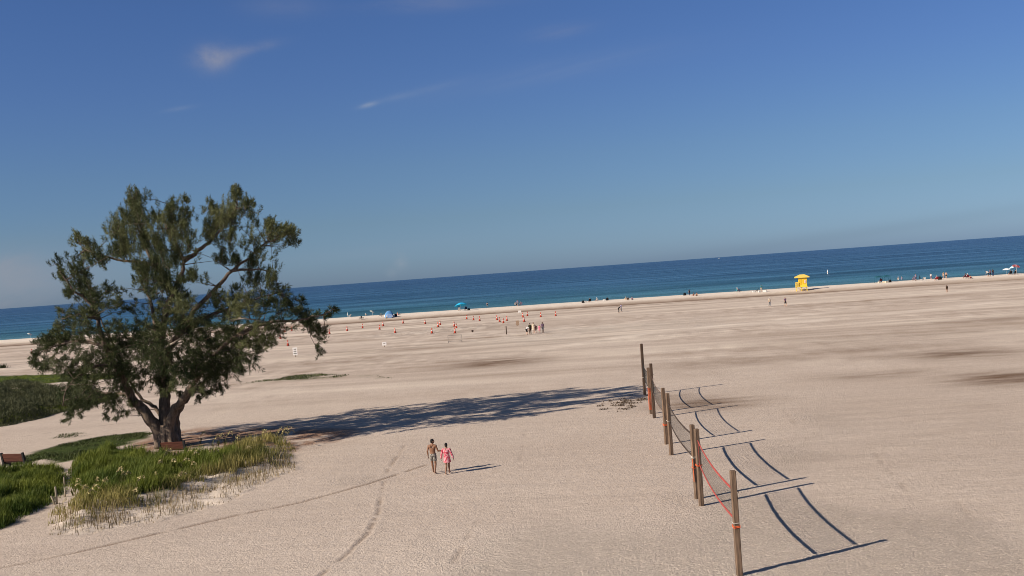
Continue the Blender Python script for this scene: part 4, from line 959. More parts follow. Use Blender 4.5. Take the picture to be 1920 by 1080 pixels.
post('E', 1209, 740, 3.86, 'tallest dark timber post at the far end of the nets', True, [([1.3], 'white_rope')], w=.2)
def net(a, b, tape, label, top=2.66, bot=1.72, sag=.11, tw=.085):
    ga, gb = POSTS[a][0], POSTS[b][0]; d = gb - ga; L_ = Vector((d.x, d.y, 0)).length; ux = Vector((d.x, d.y, 0)) / L_
    root = empty('volleyball_net', ga, math.atan2(ux.y, ux.x)); tag(root, label, 'net', 'volleyball nets'); dz = d.z
    s0, s1 = .32, L_ - .32; n = 28
    def P(t, f):    # t along, f 0 bottom to 1 top
        x = s0 + (s1 - s0) * t; s = sag * 4 * t * (1 - t)
        return Vector((x, .05 * math.sin(t * 9) * (1 - abs(2 * f - 1)) + .06 * math.sin(t * math.pi), dz * t + bot + (top - bot) * f - s * (1.0 if f < .5 else .9)))
    for f, nm in ((1, 'top_tape'), (0, 'bottom_tape')):
        mb = MB()
        for i in range(n):
            p, q = P(i / n, f), P((i + 1) / n, f); h_ = Vector((0, 0, tw / 2)); t_ = Vector((0, .008, 0))
            mb.add([p - h_ - t_, q - h_ - t_, q + h_ - t_, p + h_ - t_, p - h_ + t_, q - h_ + t_, q + h_ + t_, p + h_ + t_], [(0, 1, 2, 3), (5, 4, 7, 6), (4, 5, 1, 0), (3, 2, 6, 7)])
        mb.build(nm, tape, root)
    mb = MB(); m = int((s1 - s0) / .10)
    for i in range(1, m): mb.beam(P(i / m, .02), P(i / m, .98), .0028)
    for j in range(1, 9):
        for i in range(n): mb.beam(P(i / n, j / 9), P((i + 1) / n, j / 9), .0028)
    mb.build('netting', M['cord'], root)
    for t, s in ((0, -1), (1, 1)):
        mb = MB(); mb.beam(P(t, 0), P(t, 1), .02); mb.build('side_rod', tape, root)
        mb = MB(); e = s0 if t == 0 else L_ - s1
        for f in (0, 1):
            mb = MB(); p = P(t, f); mb.tube([p, p + Vector((s * (e - .10), 0, .02))], .011, 6); mb.build('tie_rope', tape, root)
net('A', 'B2', M['tape_red'], 'volleyball net with faded red tapes, nearest of the four')
net('B1', 'C2', M['tape_dark'], 'dark taped volleyball net just behind the red one')
net('C1', 'D2', mat('grey brown net tape', (.16, .11, .09, 1), .8, .2), 'grey brown net ending at the orange wrapped post', tw=.06)
net('D1', 'E', mat('faded black net tape', (.04, .035, .03, 1), .8, .2), 'farthest volleyball net reaching the tallest post', sag=.16, tw=.06)

# ------------------------------------------------------------------ benches, rope posts
M['slat'] = mat('red brown bench slats', (.12, .042, .027, 1), .7, .3, 3, stretch=(.6, 6, 6)); M['bench_end'] = mat('dark bench ends', (.028, .026, .026, 1), .7, .3)
def bench(u, v, rz, label):
    root = empty('park_bench', place(u, v), math.radians(rz)); tag(root, label, 'bench', 'benches by the pine')
    s = MB()
    for i in range(4): s.box((0, .08 + i * .115, .46), (1.5, .095, .04))
    s.build('seat', M['slat'], root)
    s = MB(); rot = Matrix.Rotation(math.radians(14), 3, 'X')
    for i in range(5): s.box((0, -.02 - i * .026, .55 + i * .098), (1.5, .035, .09), rot=rot)
    s.build('backrest', M['slat'], root)
    for x in (-.8, .8):
        e = MB(); w = .06
        prof = [(-.06, 0), (.10, 0), (.12, .30), (.42, .30), (.44, 0), (.56, 0), (.56, .50), (.10, .52), (-.06, 1.06), (-.18, 1.04), (-.06, .48)]
        n = len(prof); vs = [(x - w, a, b) for a, b in prof] + [(x + w, a, b) for a, b in prof]
        e.add(vs, [tuple(range(n)), tuple(reversed(range(n, 2 * n)))] + [(i, i + n, (i + 1) % n + n, (i + 1) % n) for i in range(n)])
        o = e.build('bench_end', M['bench_end'], root)
bench(27, 880, -17, 'red brown slatted bench with dark ends at the left edge')
bench(325, 858, -8, 'red brown slatted bench half hidden by grass before the pine trunk')
M['grey_wood'] = mat('silvery post wood', (.34, .29, .21, 1), .9, .4, 3, bump=.5, stretch=(6, 6, 1))
def rope_post(u, v, h, lean, label):
    root = place(u, v); mb = MB(); 
    mb.tube([(0, 0, -.2), (lean * .5, 0, h * .5), (lean, 0, h - .02), (lean, 0, h)], [.055, .052, .048, .03], 9)
    o = mb.build('path_post', M['grey_wood'], None, True); o.location = root; tag(o, label, 'post', 'small posts beside the sand path')
rope_post(107, 945, .88, -.02, 'upright grey path post, tallest of the four in the dune grass')
rope_post(104, 946, .45, -.18, 'short leaning grey path post next to the tallest one')
rope_post(121.5, 911, .5, 0, 'grey path post farthest up the sandy path')
rope_post(121, 932, .5, .09, 'grey path post leaning right beside the sandy path')

# ------------------------------------------------------------------ signs, barrier, cones
M['sign_white'] = mat('white sign face', (.80, .77, .74, 1), .6, .05); M['sign_ink'] = mat('dark sign print', (.09, .07, .06, 1), .7, .2); M['steel'] = mat('galvanised tube', (.20, .18, .17, 1), .5, .2, metal=.5)
M['post_thin'] = mat('brown sign post', (.16, .11, .075, 1), .9, .3)
def sign(u, v, w, h, z0, label, rows=(), board='sign_white', rz=0, name='sign', cat='sign'):
    root = empty(name, place(u, v), math.radians(rz)); tag(root, label, cat)
    mb = MB(); mb.box((0, 0, z0 + h / 2), (w, .03, h), bev=.008); mb.build('sign_board', M[board] if isinstance(board, str) else board, root)
    mb = MB(); mb.beam((0, .055, -.2), (0, .055, z0 + h * .9), .08); mb.build('post', M['post_thin'], root)
    if rows:
        mb = MB()
        for z, ws in rows:
            x = -sum(ws) / 2 - .02 * (len(ws) - 1)
            for q in ws:
                if q > 0: mb.box((x + q / 2, -.018, z0 + z * h), (q, .006, .12 * h))
                x += q + .03
        mb.build('lettering', M['sign_ink'], root)
    return root
sign(554, 669, .66, 1.12, .22, 'upright white sign with three rows of dark print on the sand right of the pine', [(.76, (.09, .07, .10)), (.50, (.12, .05, .14)), (.22, (.16, .10, .09))])
sign(721, 650.5, .66, .52, .22, 'small low white sign among the cones', [(.62, (.05, .26))])
sign(974.5, 587, .75, .5, .12, 'white sign standing at the foot of the shore ridge')
sign(970.7, 611.5, .55, .92, .12, 'tan board on a post behind the beach family', (), mat('tan board', (.36, .25, .175, 1), .8, .2), name='notice_board', cat='board')
mb = MB(); mb.tube([(0, 0, -.2), (0, 0, 1.3), (0, 0, 1.38)], [.085, .08, .05], 9); o = mb.build('marker_post', M['post_dark'], None, True); o.location = place(949.8, 627); tag(o, 'short dark wooden post standing alone left of the beach family', 'post')
root = empty('crowd_barrier', place(853.5, 641.5), math.radians(2)); tag(root, 'thin steel barrier frame standing on the sand below the cones', 'barrier')
mb = MB(); 
for z in (.16, 1.06): mb.beam((-1.05, 0, z), (1.05, 0, z), .05)
for x in (-1.05, 1.05): mb.beam((x, 0, .02), (x, 0, 1.08), .05)
mb.build('frame', M['steel'], root); mb = MB()
for i in range(1, 14): mb.beam((-1.05 + i * .15, 0, .16), (-1.05 + i * .15, 0, 1.06), .014)
mb.build('bars', M['steel'], root)
for x in (-1, 1):
    mb = MB(); mb.beam((x, -.3, .03), (x, .3, .03), .05); mb.build('foot', M['steel'], root)
M['cone'] = mat('orange cone plastic', (.55, .065, .03, 1), .55, .15); M['cone_band'] = mat('white cone band', (.78, .74, .70, 1), .5, .06); M['cone_base'] = mat('dark cone base', (.10, .035, .025, 1), .7, .2)
CONES = [(618, 626, 'orange cone at the left end of the long front row'), (651, 620.5, 'orange cone second along the front row by the dark chairs'), (680, 615.5, 'orange cone straight below the black folding chairs'), (712, 618, 'orange cone left of the pair below the beige chairs'),
    (718.5, 611.5, 'orange cone upper one of the pair below the beige chairs'), (741, 624.5, 'orange cone at the left end of the dug up sand'), (756, 606.5, 'orange cone just right below the blue tent'), (797.5, 607.5, 'orange cone between the blue tent and the turquoise umbrella'),
    (810, 625.5, 'orange cone left above the steel barrier'), (821.5, 613.5, 'orange cone lower one of the pair left below the turquoise umbrella'), (825.5, 609.5, 'orange cone upper one of the pair left below the turquoise umbrella'), (852, 612.5, 'tall orange cone in the tight cluster above the steel barrier'),
    (856, 616, 'orange cone leaning into the cluster above the steel barrier'), (853.2, 625, 'orange cone directly above the steel barrier'), (875.2, 598.5, 'orange cone below the turquoise umbrella, nearest the shore ridge'), (888, 600.5, 'orange cone right below the turquoise umbrella'), (899.5, 601.5, 'orange cone right of the two below the turquoise umbrella'),
    (932, 600, 'orange cone leftmost of the close group left of the family'), (937, 603.5, 'orange cone second of the close group left of the family'), (944, 606, 'orange cone nearest of the close group left of the family'), (950.5, 601.5, 'orange cone rightmost of the close group left of the family'),
    (980.5, 595, 'orange cone below the white sign at the shore ridge'), (989, 592.5, 'orange cone right of the white sign at the shore ridge'), (983, 603.5, 'orange cone standing behind the beach family'), (1014, 594.5, 'orange cone beyond the right end of the family'), (1042, 592.5, 'orange cone at the far right end of all cones'),
    (540, 648.5, 'orange cone left above the tall white sign'), (526, 635.5, 'orange cone seen at the edge of the pine crown'), (547, 621, 'orange cone far left near the shore, by the pine branch'), (534, 622.5, 'reddish orange cone among the outer pine branches'), (59.5, 663, 'orange cone left of the pine near the shore'), (598, 622, 'orange cone behind the drooping pine branch tip')]
cone0 = None
for i, (u, v, lab) in enumerate(CONES):
    if cone0 is None:
        cone0 = empty('traffic_cone'); mb = MB(); mb.box((0, 0, .025), (.50, .50, .05), bev=.01); mb.build('base', M['cone_base'], cone0)
        mb = MB(); mb.lathe([(.20, .05), (.16, .30), (.115, .60), (.065, .95), (.045, 1.03), (.001, 1.03)], 14); mb.build('cone_body', M['cone'], cone0, True)
        mb = MB(); mb.lathe([(.134, .50), (.108, .66)], 14); mb.build('band', M['cone_band'], cone0, True)
        o = cone0
    else: o = copy_tree(cone0)
    o.location = place(u, v); o.rotation_euler.z = R.uniform(0, 6); o['label'] = lab; o['category'] = 'traffic cone'; o['group'] = 'orange cones on the beach'
    o.rotation_euler.x = R.uniform(-.03, .03)
mb = MB(); mb.lathe([(.16, 0), (.19, .36), (.20, .38), (.17, .38), (.15, .1), (.001, .1)], 14); o = mb.build('bucket', mat('dark bucket', (.09, .06, .05, 1), .7, .2), None, True); o.location = place(886, 623); tag(o, 'small dark bucket on the sand right of the steel barrier', 'bucket')

# ------------------------------------------------------------------ lifeguard tower
M['yellow'] = mat('yellow painted boards', (.86, .60, .06, 1), .6, .1, 3, stretch=(1, 1, 6)); M['yellow_deep'] = mat('deep yellow paint', (.84, .46, .02, 1), .6, .12, 4); M['roof_white'] = mat('cream roof', (.82, .60, .13, 1), .6, .1)
M['dark_open'] = mat('dark interior', (.02, .02, .02, 1), .8)
root = empty('lifeguard_tower', place(1504, 544.5), math.radians(8)); tag(root, 'yellow lifeguard hut on braced legs with cream roof by the water', 'lifeguard tower', None)
root.rotation_euler.z = math.radians(-14)
mb = MB()
for x in (-1.35, -.1, 1.15):
    for y in (-1.1, 1.1): mb.beam((x, y, -.2), (x, y, .86), .14)
mb.build('legs', M['yellow'], root); mb = MB()
for y in (-1.18, 1.18):
    for a, b in ((-1.35, -.1), (-.1, 1.15)): mb.beam((a, y, .08), (b, y, .80), .03, .10, (0, 1, 0)); mb.beam((a, y + .03, .80), (b, y + .03, .08), .03, .10, (0, 1, 0))
mb.build('bracing', M['yellow'], root)
mb = MB(); mb.box((-.1, 0, .92), (2.9, 2.7, .12)); mb.build('deck', M['yellow'], root)
mb = MB(); hx0, hx1, hy = -.72, 1.22, 1.0
for x, y, sx, sy in ((.25, -hy, 1.94, .06), (.25, hy, 1.94, .06), (hx1, 0, .06, 1.94), (hx0, 0, .06, 1.94)): mb.box((x, y, 2.05), (sx, sy, 2.14))
w = mb.build('wall', M['yellow'], root)
for x in (-.35, .52):
    mb = MB(); mb.box((x, -hy - .05, 2.15), (.62 if x < 0 else .70, .04, 1.3 if x < 0 else 1.05)); o = mb.build('shutter', M['yellow_deep'], root)
mb = MB(); mb.box((.86, -hy - .09, 2.12), (.42, .02, .72)); pn = mb.build('emblem_board', M['sign_white'], root); mb = MB()
for dx, dz, sx, sz in ((0, .22, .30, .10), (-.08, 0, .10, .22), (.10, .02, .12, .16), (0, -.22, .26, .09)): mb.box((.86 + dx, -hy - .105, 2.12 + dz), (sx, .01, sz))
mb.build('emblem', mat('red emblem paint', (.50, .09, .05, 1), .6), pn)
mb = MB(); 
for y in (-1.28, 1.28):
    mb.beam((-1.5, y, 1.98), (-.74, y, 1.98), .08); mb.beam((-1.5, y, 1.5), (-.74, y, 1.5), .05)
    for i in range(6): mb.beam((-1.5 + i * .15, y, .98), (-1.5 + i * .15, y, 1.98), .05)
mb.beam((-1.5, -1.28, 1.98), (-1.5, 1.28, 1.98), .08)
for i in range(1, 12): mb.beam((-1.5, -1.28 + i * .213, .98), (-1.5, -1.28 + i * .213, 1.98), .05)
mb.build('railing', M['yellow'], root)
mb = MB(); a, b = 1.75, 1.5; e = .08
mb.add([(-a + .1, -b, 3.14), (a + .15, -b, 3.14), (a + .15, b, 3.14), (-a + .1, b, 3.14), (-a + .1, -b, 3.36), (a + .15, -b, 3.36), (a + .15, b, 3.36), (-a + .1, b, 3.36), (-.35, -.35, 3.92), (.75, -.35, 3.92), (.75, .35, 3.92), (-.35, .35, 3.92)],
       [(0, 3, 2, 1), (0, 1, 5, 4), (1, 2, 6, 5), (2, 3, 7, 6), (3, 0, 4, 7), (4, 5, 9, 8), (5, 6, 10, 9), (6, 7, 11, 10), (7, 4, 8, 11), (8, 9, 10, 11)])
mb.build('roof', M['roof_white'], root)

# ------------------------------------------------------------------ shade and seats along the water
M['pole'] = mat('white pole', (.62, .60, .58, 1), .5, .1); M['dark_frame'] = mat('dark tube frame', (.03, .03, .035, 1), .5, .1)
def facade(c, c2=None): return mat('canopy cloth', tuple(c) + (1,), .8, .12, 3)
def umbrella(u, v, c, rad, h, label, tilt=(0, 0), closed=False, alt=None):
    root = empty('beach_umbrella', place(u, v), R.uniform(-.2, .2)); tag(root, label, 'umbrella')
    mb = MB(); mb.tube([(0, 0, -.2), (0, 0, h)], .025, 7); mb.build('pole', M['pole'], root)
    Rm = Matrix.Rotation(math.radians(tilt[0]), 3, 'Y') @ Matrix.Rotation(math.radians(tilt[1]), 3, 'X'); mb = MB(); mb2 = MB()
    if closed:
        mb.lathe([(.05, h * .35), (.12, h * .45), (.14, h * .6), (.07, h * .9), (.01, h + .05)], 10); mb.build('canopy', c, root, True)
    else:
        n = 8; top = Vector((0, 0, h)); rings = []
        for j in range(6):
            t = j / 5; ring = []
            for i in range(n * 4):
                a = 2 * math.pi * i / (n * 4); s = .93 + .07 * abs(math.cos(a * n / 2)) if j else 1
                ring.append(top + Rm @ Vector((rad * t * s * math.cos(a), rad * t * s * math.sin(a), .06 - rad * .42 * t * t)))
            rings.append(ring)
        for side in range(2):
            q = mb if side == 0 else mb2
            for j in range(5):
                for i in range(n * 4):
                    if (i // 4) % 2 != side: continue
                    k = (i + 1) % (n * 4); vs = [rings[j][i], rings[j][k], rings[j + 1][k], rings[j + 1][i]]
                    q.add(vs, [(0, 3, 2, 1)] if j else [(0, 3, 2)])
        mb.build('canopy', c, root); mb2.build('canopy_panels', alt or c, root)
    return root
def chair(u, v, c, label, rz=0, group=None, frame='dark_frame', loc=None, folded=False):
    root = empty('beach_chair', loc if loc is not None else place(u, v), math.radians(rz)); tag(root, label, 'beach chair', group)
    f = MB()
    for x in (-.28, .28):
        f.tube([(x, .28, 0), (x, .26, .34), (x, -.22, .34), (x, -.48, .95)], .018, 6); f.tube([(x, -.30, 0), (x, -.24, .34), (x, .28, .50)], .018, 6); f.tube([(x, .30, .52), (x, -.32, .55)], .03, 6)
    f.build('frame', M[frame], root)
    s = MB(); s.add([(-.26, .28, .35), (.26, .28, .35), (.26, -.22, .31), (-.26, -.22, .31), (-.26, .28, .335), (.26, .28, .335), (.26, -.22, .295), (-.26, -.22, .295)], [(0, 1, 2, 3), (7, 6, 5, 4), (0, 4, 5, 1), (2, 6, 7, 3)]); s.build('seat', c, root)
    s = MB(); s.add([(-.26, -.24, .34), (.26, -.24, .34), (.26, -.47, .94), (-.26, -.47, .94), (-.26, -.265, .34), (.26, -.265, .34), (.26, -.495, .94), (-.26, -.495, .94)], [(3, 2, 1, 0), (4, 5, 6, 7), (0, 1, 5, 4), (2, 3, 7, 6), (0, 4, 7, 3), (1, 2, 6, 5)]); s.build('backrest', c, root)
    return root
def seated(u, v, chair_c, lab_chair, lab_person, wear, rz=0, **k):
    g = place(u, v); chair(u, v, chair_c, lab_chair, rz, loc=g); return person(u, v, lab_person, 'sit', rz, k.pop('H', 1.72), wear, loc=g, **k)
def cooler(u, v, c, label, size=(.62, .4, .42)):
    root = empty('cooler', place(u, v), R.uniform(-.4, .4)); tag(root, label, 'cooler'); x, y, z = size
    mb = MB(); mb.box((0, 0, z * .42), (x, y, z * .84), bev=.03); mb.build('box', c, root); mb = MB(); mb.box((0, 0, z * .92), (x * 1.03, y * 1.03, z * .14), bev=.02); mb.build('lid', CL['white'], root)
    mb = MB(); mb.tube([(-x * .54, 0, z * .6), (-x * .6, 0, z * 1.1), (x * .6, 0, z * 1.1), (x * .54, 0, z * .6)], .012, 5); mb.build('handle', M['dark_frame'], root)
def bag(u, v, c, label, s=.5, name='beach_bag'):
    root = empty(name, place(u, v), R.uniform(-.5, .5)); tag(root, label, 'bag'); mb = MB()
    mb.tube([(0, 0, -.02), (0, 0, .12 * s * 2), (0, 0, .7 * s), (0, 0, .85 * s)], [(.5 * s, .28 * s), (.56 * s, .32 * s), (.46 * s, .2 * s), (.34 * s, .08 * s)], 12, True, (1, 0, 0)); mb.build('sack', c, root, True)
    mb = MB(); mb.tube([(-.3 * s, 0, .8 * s), (-.2 * s, 0, 1.15 * s), (.2 * s, 0, 1.15 * s), (.3 * s, 0, .8 * s)], .015, 5); mb.build('handle', c, root)
def swimmer(u, v, label, wear, skin='fair', hair='brown', style='short', depth=.8, rz=0, H=1.72):
    p = gp0(u, v, 0.0); return person(u, v, label, 'stand', rz, H, wear, skin, hair, style, loc=Vector((p[0], p[1], -depth)))

# left of the pine and beyond its branches
umbrella(57, 634.5, facade((.70, .70, .66)), .8, 1.5, 'small white umbrella at the far left by the pine branches', (25, 0))
umbrella(652, 595, facade((.74, .72, .68)), .9, 1.45, 'closed white umbrella standing at the water near the pine tip', closed=True)
chair(655.5, 595.5, CL['white'], 'low white beach chair beside the closed white umbrella', 60, frame='pole')
chair(675.5, 599.5, CL['black'], 'black folding beach chair, left one of the black pair', 120, 'pair of black chairs')
chair(680, 599, CL['black'], 'black folding beach chair, right one of the black pair', -70, 'pair of black chairs')
swimmer(686, 591, 'swimmer in a white cap off the black chairs', [('swimsuit', 'white')], hair='white hat', style='white hat', depth=1.1)
umbrella(699, 593, facade((.66, .70, .62)), .75, 1.45, 'small pale umbrella tilted to the right near the blue tent', (30, 0))
chair(712.5, 594, CL['cream'], 'beige beach chair left of the other beige chair', 100); chair(717, 593.6, CL['cream'], 'beige beach chair nearest the blue tent', -80)
root = empty('beach_tent', place(730, 595.5), math.radians(10), .88); tag(root, 'blue pop-up beach tent by the water', 'tent')
mb = MB(); n = 14
M['tent_blue'] = facade((.10, .28, .56)); M['tent_pale'] = facade((.30, .45, .72))
sec = []
for j in range(7):
    y = -1.05 + 2.1 * j / 6; k = math.sqrt(max(.02, 1 - (y / 1.25) ** 2)); 
    sec.append([Vector((1.3 * (.75 + .25 * k) * math.cos(a) * (1 if abs(math.cos(a)) < .99 else 1), y, 2.05 * k * (math.sin(a) ** .75 if math.sin(a) > 0 else 0))) for a in [math.pi * i / n for i in range(n + 1)]])
for j in range(6):
    for i in range(n): mb.add([sec[j][i], sec[j][i + 1], sec[j + 1][i + 1], sec[j + 1][i]], [(0, 1, 2, 3)])
mb.build('tent_shell', M['tent_blue'], root, True)
mb = MB(); mb.add([sec[0][i] + Vector((0, -.03, 0)) for i in range(3, n - 2)] + [Vector((-.55, -1.3, 0)), Vector((.75, -1.3, 0))], [tuple(range(n - 3))]); mb.build('front_flap', M['tent_pale'], root)
mb = MB(); 
for j in (0, 3, 6): mb.tube(sec[j], .02, 5)
mb.build('hoops', M['pole'], root)
bag(742, 593.5, CL['black'], 'dark beach bag right of the blue tent', .8); bag(738.5, 594, CL['white'], 'white bag leaning at the right side of the blue tent', .55); bag(721.5, 594.5, CL['white'], 'white bag at the left side of the blue tent', .6)
person(746.5, 591, 'sunbather in pink sitting on the sand right of the blue tent', 'ground', -60, 1.68, [('swimsuit', 'pink')], 'fair', 'blond', 'long')
umbrella(864, 583, facade((.02, .38, .70)), 1.75, 2.15, 'turquoise umbrella open at the water', (-8, -12), alt=facade((.03, .46, .74)))
seated(861, 583, CL['white'], 'white chair under the turquoise umbrella', 'person in white sitting under the turquoise umbrella', [('shirt', 'white'), ('shorts', 'grey')], 10)
seated(873.5, 582, CL['navy'], 'navy chair right of the turquoise umbrella', 'person in navy sitting right of the turquoise umbrella', [('shirt', 'navy'), ('shorts', 'navy')], 20, hair='black')
bag(879, 582, CL['black'], 'black bag on the sand right of the navy chair', .7)
swimmer(914, 573.5, 'swimmer in dark top standing in the water left of the people with chairs', [('swimsuit', 'navy')], hair='black', depth=.6)
person(971, 574, 'person in pale grey standing at the water above the white sign', 'stand', 30, 1.75, [('shirt', 'lilac'), ('shorts', 'grey')], 'fair', 'brown')
seated(967.3, 574, CL['grey'], 'grey chair left of the person standing above the white sign', 'person sitting left of the one standing above the white sign', [('shirt', 'grey'), ('shorts', 'navy')], -30)
seated(976.5, 573.3, CL['lilac'], 'lilac chair right of the person standing above the white sign', 'person sitting right of the one standing above the white sign', [('shirt', 'mauve'), ('shorts', 'grey')], 40)
bag(1093.5, 568, CL['black'], 'low dark bag left of the small white cooler', .75); cooler(1098.3, 567, CL['white'], 'small white cooler left of the person in black')
seated(1106, 567, CL['black'], 'black chair right of the small white cooler', 'person in black sitting right of the small white cooler', [('long_shirt', 'black'), ('shorts', 'black')], 15, hair='black')
person(1119, 563.5, 'person in a white hat sitting on the sand between the two black clad sitters', 'ground', 20, 1.7, [('shirt', 'white'), ('shorts', 'navy')], 'tan', 'white hat', 'white hat')
cooler(1133, 564, CL['white'], 'white cooler left of the black figure by the water')
person(1138.8, 563.5, 'black figure sitting on the sand right of the white cooler', 'ground', 0, 1.95, [('long_shirt', 'black'), ('shorts', 'black')], 'dark', 'black')
person(1173, 562.5, 'person in pale top sitting left of two others on the ridge', 'ground', 30, 1.7, [('shirt', 'cream'), ('shorts', 'cream')], 'fair', 'blond'); person(1177.5, 563, 'person in brown sitting between two others on the ridge', 'ground', 10, 1.7, [('shirt', 'brown'), ('shorts', 'black')], 'tan', 'brown'); person(1185.5, 562.5, 'person in mauve sitting right of two others on the ridge', 'ground', -20, 1.7, [('shirt', 'mauve'), ('shorts', 'navy')], 'fair', 'brown')
bag(1284, 554, CL['black'], 'dark bag left of the standing figure in dark clothes', .8); person(1293, 554, 'figure in dark clothes standing at the water left of a seated pair', 'stand', 20, 1.6, [('shirt', 'black'), ('trousers', 'navy')], 'tan', 'black')
person(1300.5, 555, 'left one of two sunbathers sitting on the shore ridge', 'ground', 25, 1.7, [('swimsuit', 'maroon')], 'tan', 'brown', 'long'); person(1306.5, 555, 'right one of two sunbathers sitting on the shore ridge', 'ground', -5, 1.75, [('trunks', 'brown')], 'tan', 'brown')
seated(1383.5, 548, CL['teal'], 'teal chair left of the lone navy chair', 'person in white sitting in the teal chair', [('shirt', 'white'), ('shorts', 'white')], -70, hair='white hat', style='white hat'); chair(1388, 548, CL['navy'], 'empty navy chair beside the person in white', -60)
cooler(1413.5, 548, CL['white'], 'white cooler left of the black chair'); chair(1418.8, 547.5, CL['black'], 'black chair between two white coolers', 70); cooler(1424, 548, CL['white'], 'white cooler just left of the person in teal')
person(1428, 547, 'person in a teal shirt standing by white coolers', 'stand', 10, 1.8, [('shirt', 'teal'), ('shorts', 'cream')], 'tan', 'black'); cooler(1433.8, 547.5, CL['white'], 'large white cooler right of the person in teal', (.9, .5, .5))

# the two open canopies and the people right of the tower
M['canopy_teal'] = facade((.015, .10, .14))
def canopy(u, v, w, h, label):
    root = empty('beach_canopy', place(u, v), math.radians(4)); tag(root, label, 'canopy', 'pair of teal canopies')
    mb = MB(); a = w / 2
    mb.add([(-a, -a, h), (a, -a, h), (a, a, h), (-a, a, h), (0, 0, h + .28), (-a, -a, h - .12), (a, -a, h - .12), (a, a, h - .12), (-a, a, h - .12)], [(0, 1, 4), (1, 2, 4), (2, 3, 4), (3, 0, 4), (0, 5, 6, 1), (1, 6, 7, 2), (2, 7, 8, 3), (3, 8, 5, 0)]); mb.build('roof_cloth', M['canopy_teal'], root)
    for x in (-1, 1):
        for y in (-1, 1): mb = MB(); mb.beam((x * a, y * a, -.2), (x * a, y * a, h - .1), .06); mb.build('leg', M['canopy_teal'], root)
canopy(1647.5, 530.5, 1.55, 1.55, 'teal canopy on thin legs, the left of the two'); canopy(1662.5, 529.5, 1.6, 1.6, 'teal canopy on thin legs, the right of the two')
seated(1651, 530, CL['maroon'], 'maroon chair between the two teal canopies', 'person in mauve sitting between the two teal canopies', [('shirt', 'mauve'), ('shorts', 'maroon')], 20)
cooler(1648.7, 531, CL['cream'], 'cream cooler under the left teal canopy'); cooler(1656.5, 530.3, CL['cream'], 'cream cooler between the legs of the teal canopies'); cooler(1662, 530, CL['cream'], 'cream cooler under the right teal canopy'); cooler(1666, 529.5, CL['white'], 'white cooler at the right leg of the right teal canopy')
bag(1669, 529.5, CL['black'], 'black bag right of the teal canopies', .8)
swimmer(1684.5, 524.5, 'bather with a white hat in the water right of the teal canopies, left of two', [('swimsuit', 'white')], hair='white hat', style='white hat', depth=.9); swimmer(1691, 524, 'bather in lilac in the water right of the teal canopies, right of two', [('shirt', 'lilac')], hair='blond', depth=.9)
person(1717.5, 526.5, 'person in a lilac shirt standing left of the closed dark umbrella', 'stand', 20, 1.75, [('shirt', 'lilac'), ('shorts', 'navy')], 'fair', 'brown'); seated(1713.5, 527, CL['lilac'], 'lilac chair left of the person standing in lilac', 'person in mauve sitting left of the person standing in lilac', [('shirt', 'mauve'), ('shorts', 'navy')], 10)
umbrella(1725.2, 528, CL['black'], .9, 1.5, 'closed dark umbrella left of two white chairs', closed=True)
chair(1729.5, 527.5, CL['white'], 'white beach chair next to the closed dark umbrella', 35, frame='pole'); chair(1733.5, 527, CL['white'], 'white beach chair, right one of two by the dark umbrella', -20, frame='pole')
person(1746, 524.5, 'person in a white shirt standing at the water left of the red chair', 'stand', 0, 1.6, [('shirt', 'white'), ('shorts', 'mauve')], 'fair', 'brown'); 
seated(1756, 526, CL['red'], 'red beach chair left of a black bag', 'person in pink sitting in the red chair', [('shirt', 'pink'), ('shorts', 'red')], 15, hair='blond'); bag(1762.2, 524.5, CL['black'], 'round black bag right of the red chair', .95)
person(1769.5, 523, 'person in cream swimwear standing left of two by the water', 'stand', 10, 1.7, [('swimsuit', 'cream')], 'fair', 'blond', 'long'); person(1774.5, 522.8, 'bare chested man in brown trunks standing right of two by the water', 'stand', -10, 1.8, [('trunks', 'brown')], 'fair', 'brown')
seated(1809.5, 522, CL['maroon'], 'maroon chair left of the person in white', 'person in navy sitting left of the person in white', [('shirt', 'navy'), ('shorts', 'maroon')], 25); seated(1814, 522.5, CL['maroon'], 'maroon chair carrying the person in white', 'person in a white shirt and hat sitting in the middle of three', [('shirt', 'white'), ('shorts', 'grey')], 0, hair='white hat', style='white hat'); person(1820, 522.5, 'person in maroon sitting on the sand right of the person in white', 'ground', -50, 1.7, [('swimsuit', 'maroon')], 'tan', 'brown')
person(1852.8, 515.5, 'person in a white shirt bending at the water, left of two in dark', 'bend', 60, 1.8, [('shirt', 'white'), ('shorts', 'black')], 'fair', 'brown'); person(1857, 515.8, 'person in mauve standing between one in white and one in black', 'stand', 20, 1.72, [('shirt', 'mauve'), ('shorts', 'navy')], 'tan', 'brown'); person(1862, 515.5, 'person in black standing at the water left of the umbrellas', 'stand', 0, 1.72, [('shirt', 'black'), ('trousers', 'navy')], 'tan', 'black')
umbrella(1888, 515.5, facade((.72, .74, .76)), 1.0, 1.62, 'white umbrella, leftmost of three at the right edge'); umbrella(1899.5, 515, facade((.42, .62, .74)), 1.0, 2.1, 'pale blue umbrella between the white and the pink one', (-14, -8), alt=facade((.66, .76, .80))); umbrella(1906.5, 515, facade((.60, .10, .13)), .95, 2.35, 'pink red umbrella, rightmost of three', (18, -12), alt=facade((.68, .38, .42)))
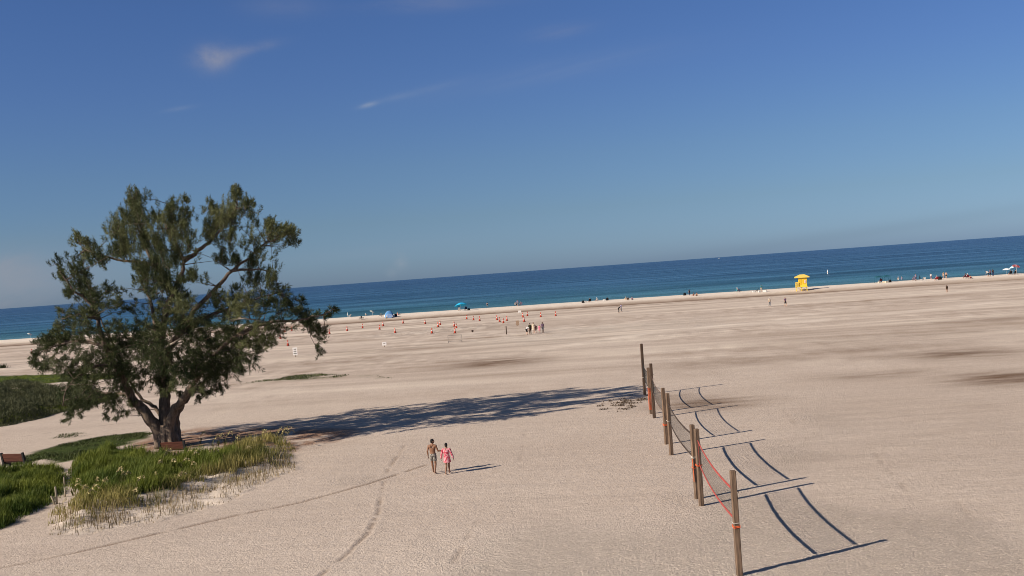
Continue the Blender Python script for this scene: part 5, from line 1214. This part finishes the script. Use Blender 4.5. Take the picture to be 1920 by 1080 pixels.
seated(1894.5, 515.5, CL['black'], 'black chair under the white umbrella', 'person in dark clothes sitting under the white umbrella', [('long_shirt', 'black'), ('shorts', 'maroon')], 10, hair='black'); seated(1904.5, 514.8, CL['black'], 'black chair under the pink red umbrella', 'person in black sitting under the pink red umbrella', [('long_shirt', 'black'), ('shorts', 'black')], -10, hair='black')

# ------------------------------------------------------------------ out on the water
p = gp0(1552, 513.5); root = empty('swim_buoy', (p[0], p[1], 0)); tag(root, 'white swim zone buoy floating off the lifeguard hut', 'buoy')
mb = MB(); mb.lathe([(.10, -.3), (.24, 0), (.24, .95), (.16, 1.25), (.05, 1.7), (.001, 1.75)], 14); mb.build('float', mat('white buoy', (.8, .8, .8, 1), .5, .05), root, True); mb = MB(); mb.lathe([(.245, .55), (.245, .72)], 14); mb.build('band', mat('orange band', (.7, .25, .06, 1), .5), root)
y = 7000.0; b = at(1348, 483, y); root = empty('motor_boat', (b.x, y, 0), math.radians(100)); tag(root, 'small white motor boat far out on the horizon', 'boat'); Lb = 15
mb = MB(); st = []
for t, w, z in ((0, 1.9, 1.6), (.3, 2.2, 1.7), (.7, 1.9, 2.1), (.92, .8, 2.5), (1, .05, 2.7)):
    xx = -Lb / 2 + Lb * t; st.append([(xx, -w, z), (xx, -w * .75, -.5), (xx, w * .75, -.5), (xx, w, z)])
for a_, b_ in zip(st, st[1:]): mb.add(a_ + b_, [(0, 1, 5, 4), (1, 2, 6, 5), (2, 3, 7, 6), (3, 0, 4, 7)])
mb.add(st[0], [(3, 2, 1, 0)]); mb.build('hull', mat('white hull', (.8, .8, .8, 1), .4, .04), root)
mb = MB(); mb.box((-.8, 0, 3.1), (5, 2.8, 2.8), bev=.3); mb.box((-1.2, 0, 6.0), (3.4, 2.6, .25)); mb.beam((-1.2, 0, 4.4), (-1.2, 0, 9), .2); mb.build('cabin', mat('white cabin', (.78, .78, .8, 1), .4, .04), root)
mb = MB(); mb.box((-.8, 0, 3.6), (5.1, 2.9, .8)); mb.build('window', mat('dark boat glass', (.03, .04, .05, 1), .2), root)
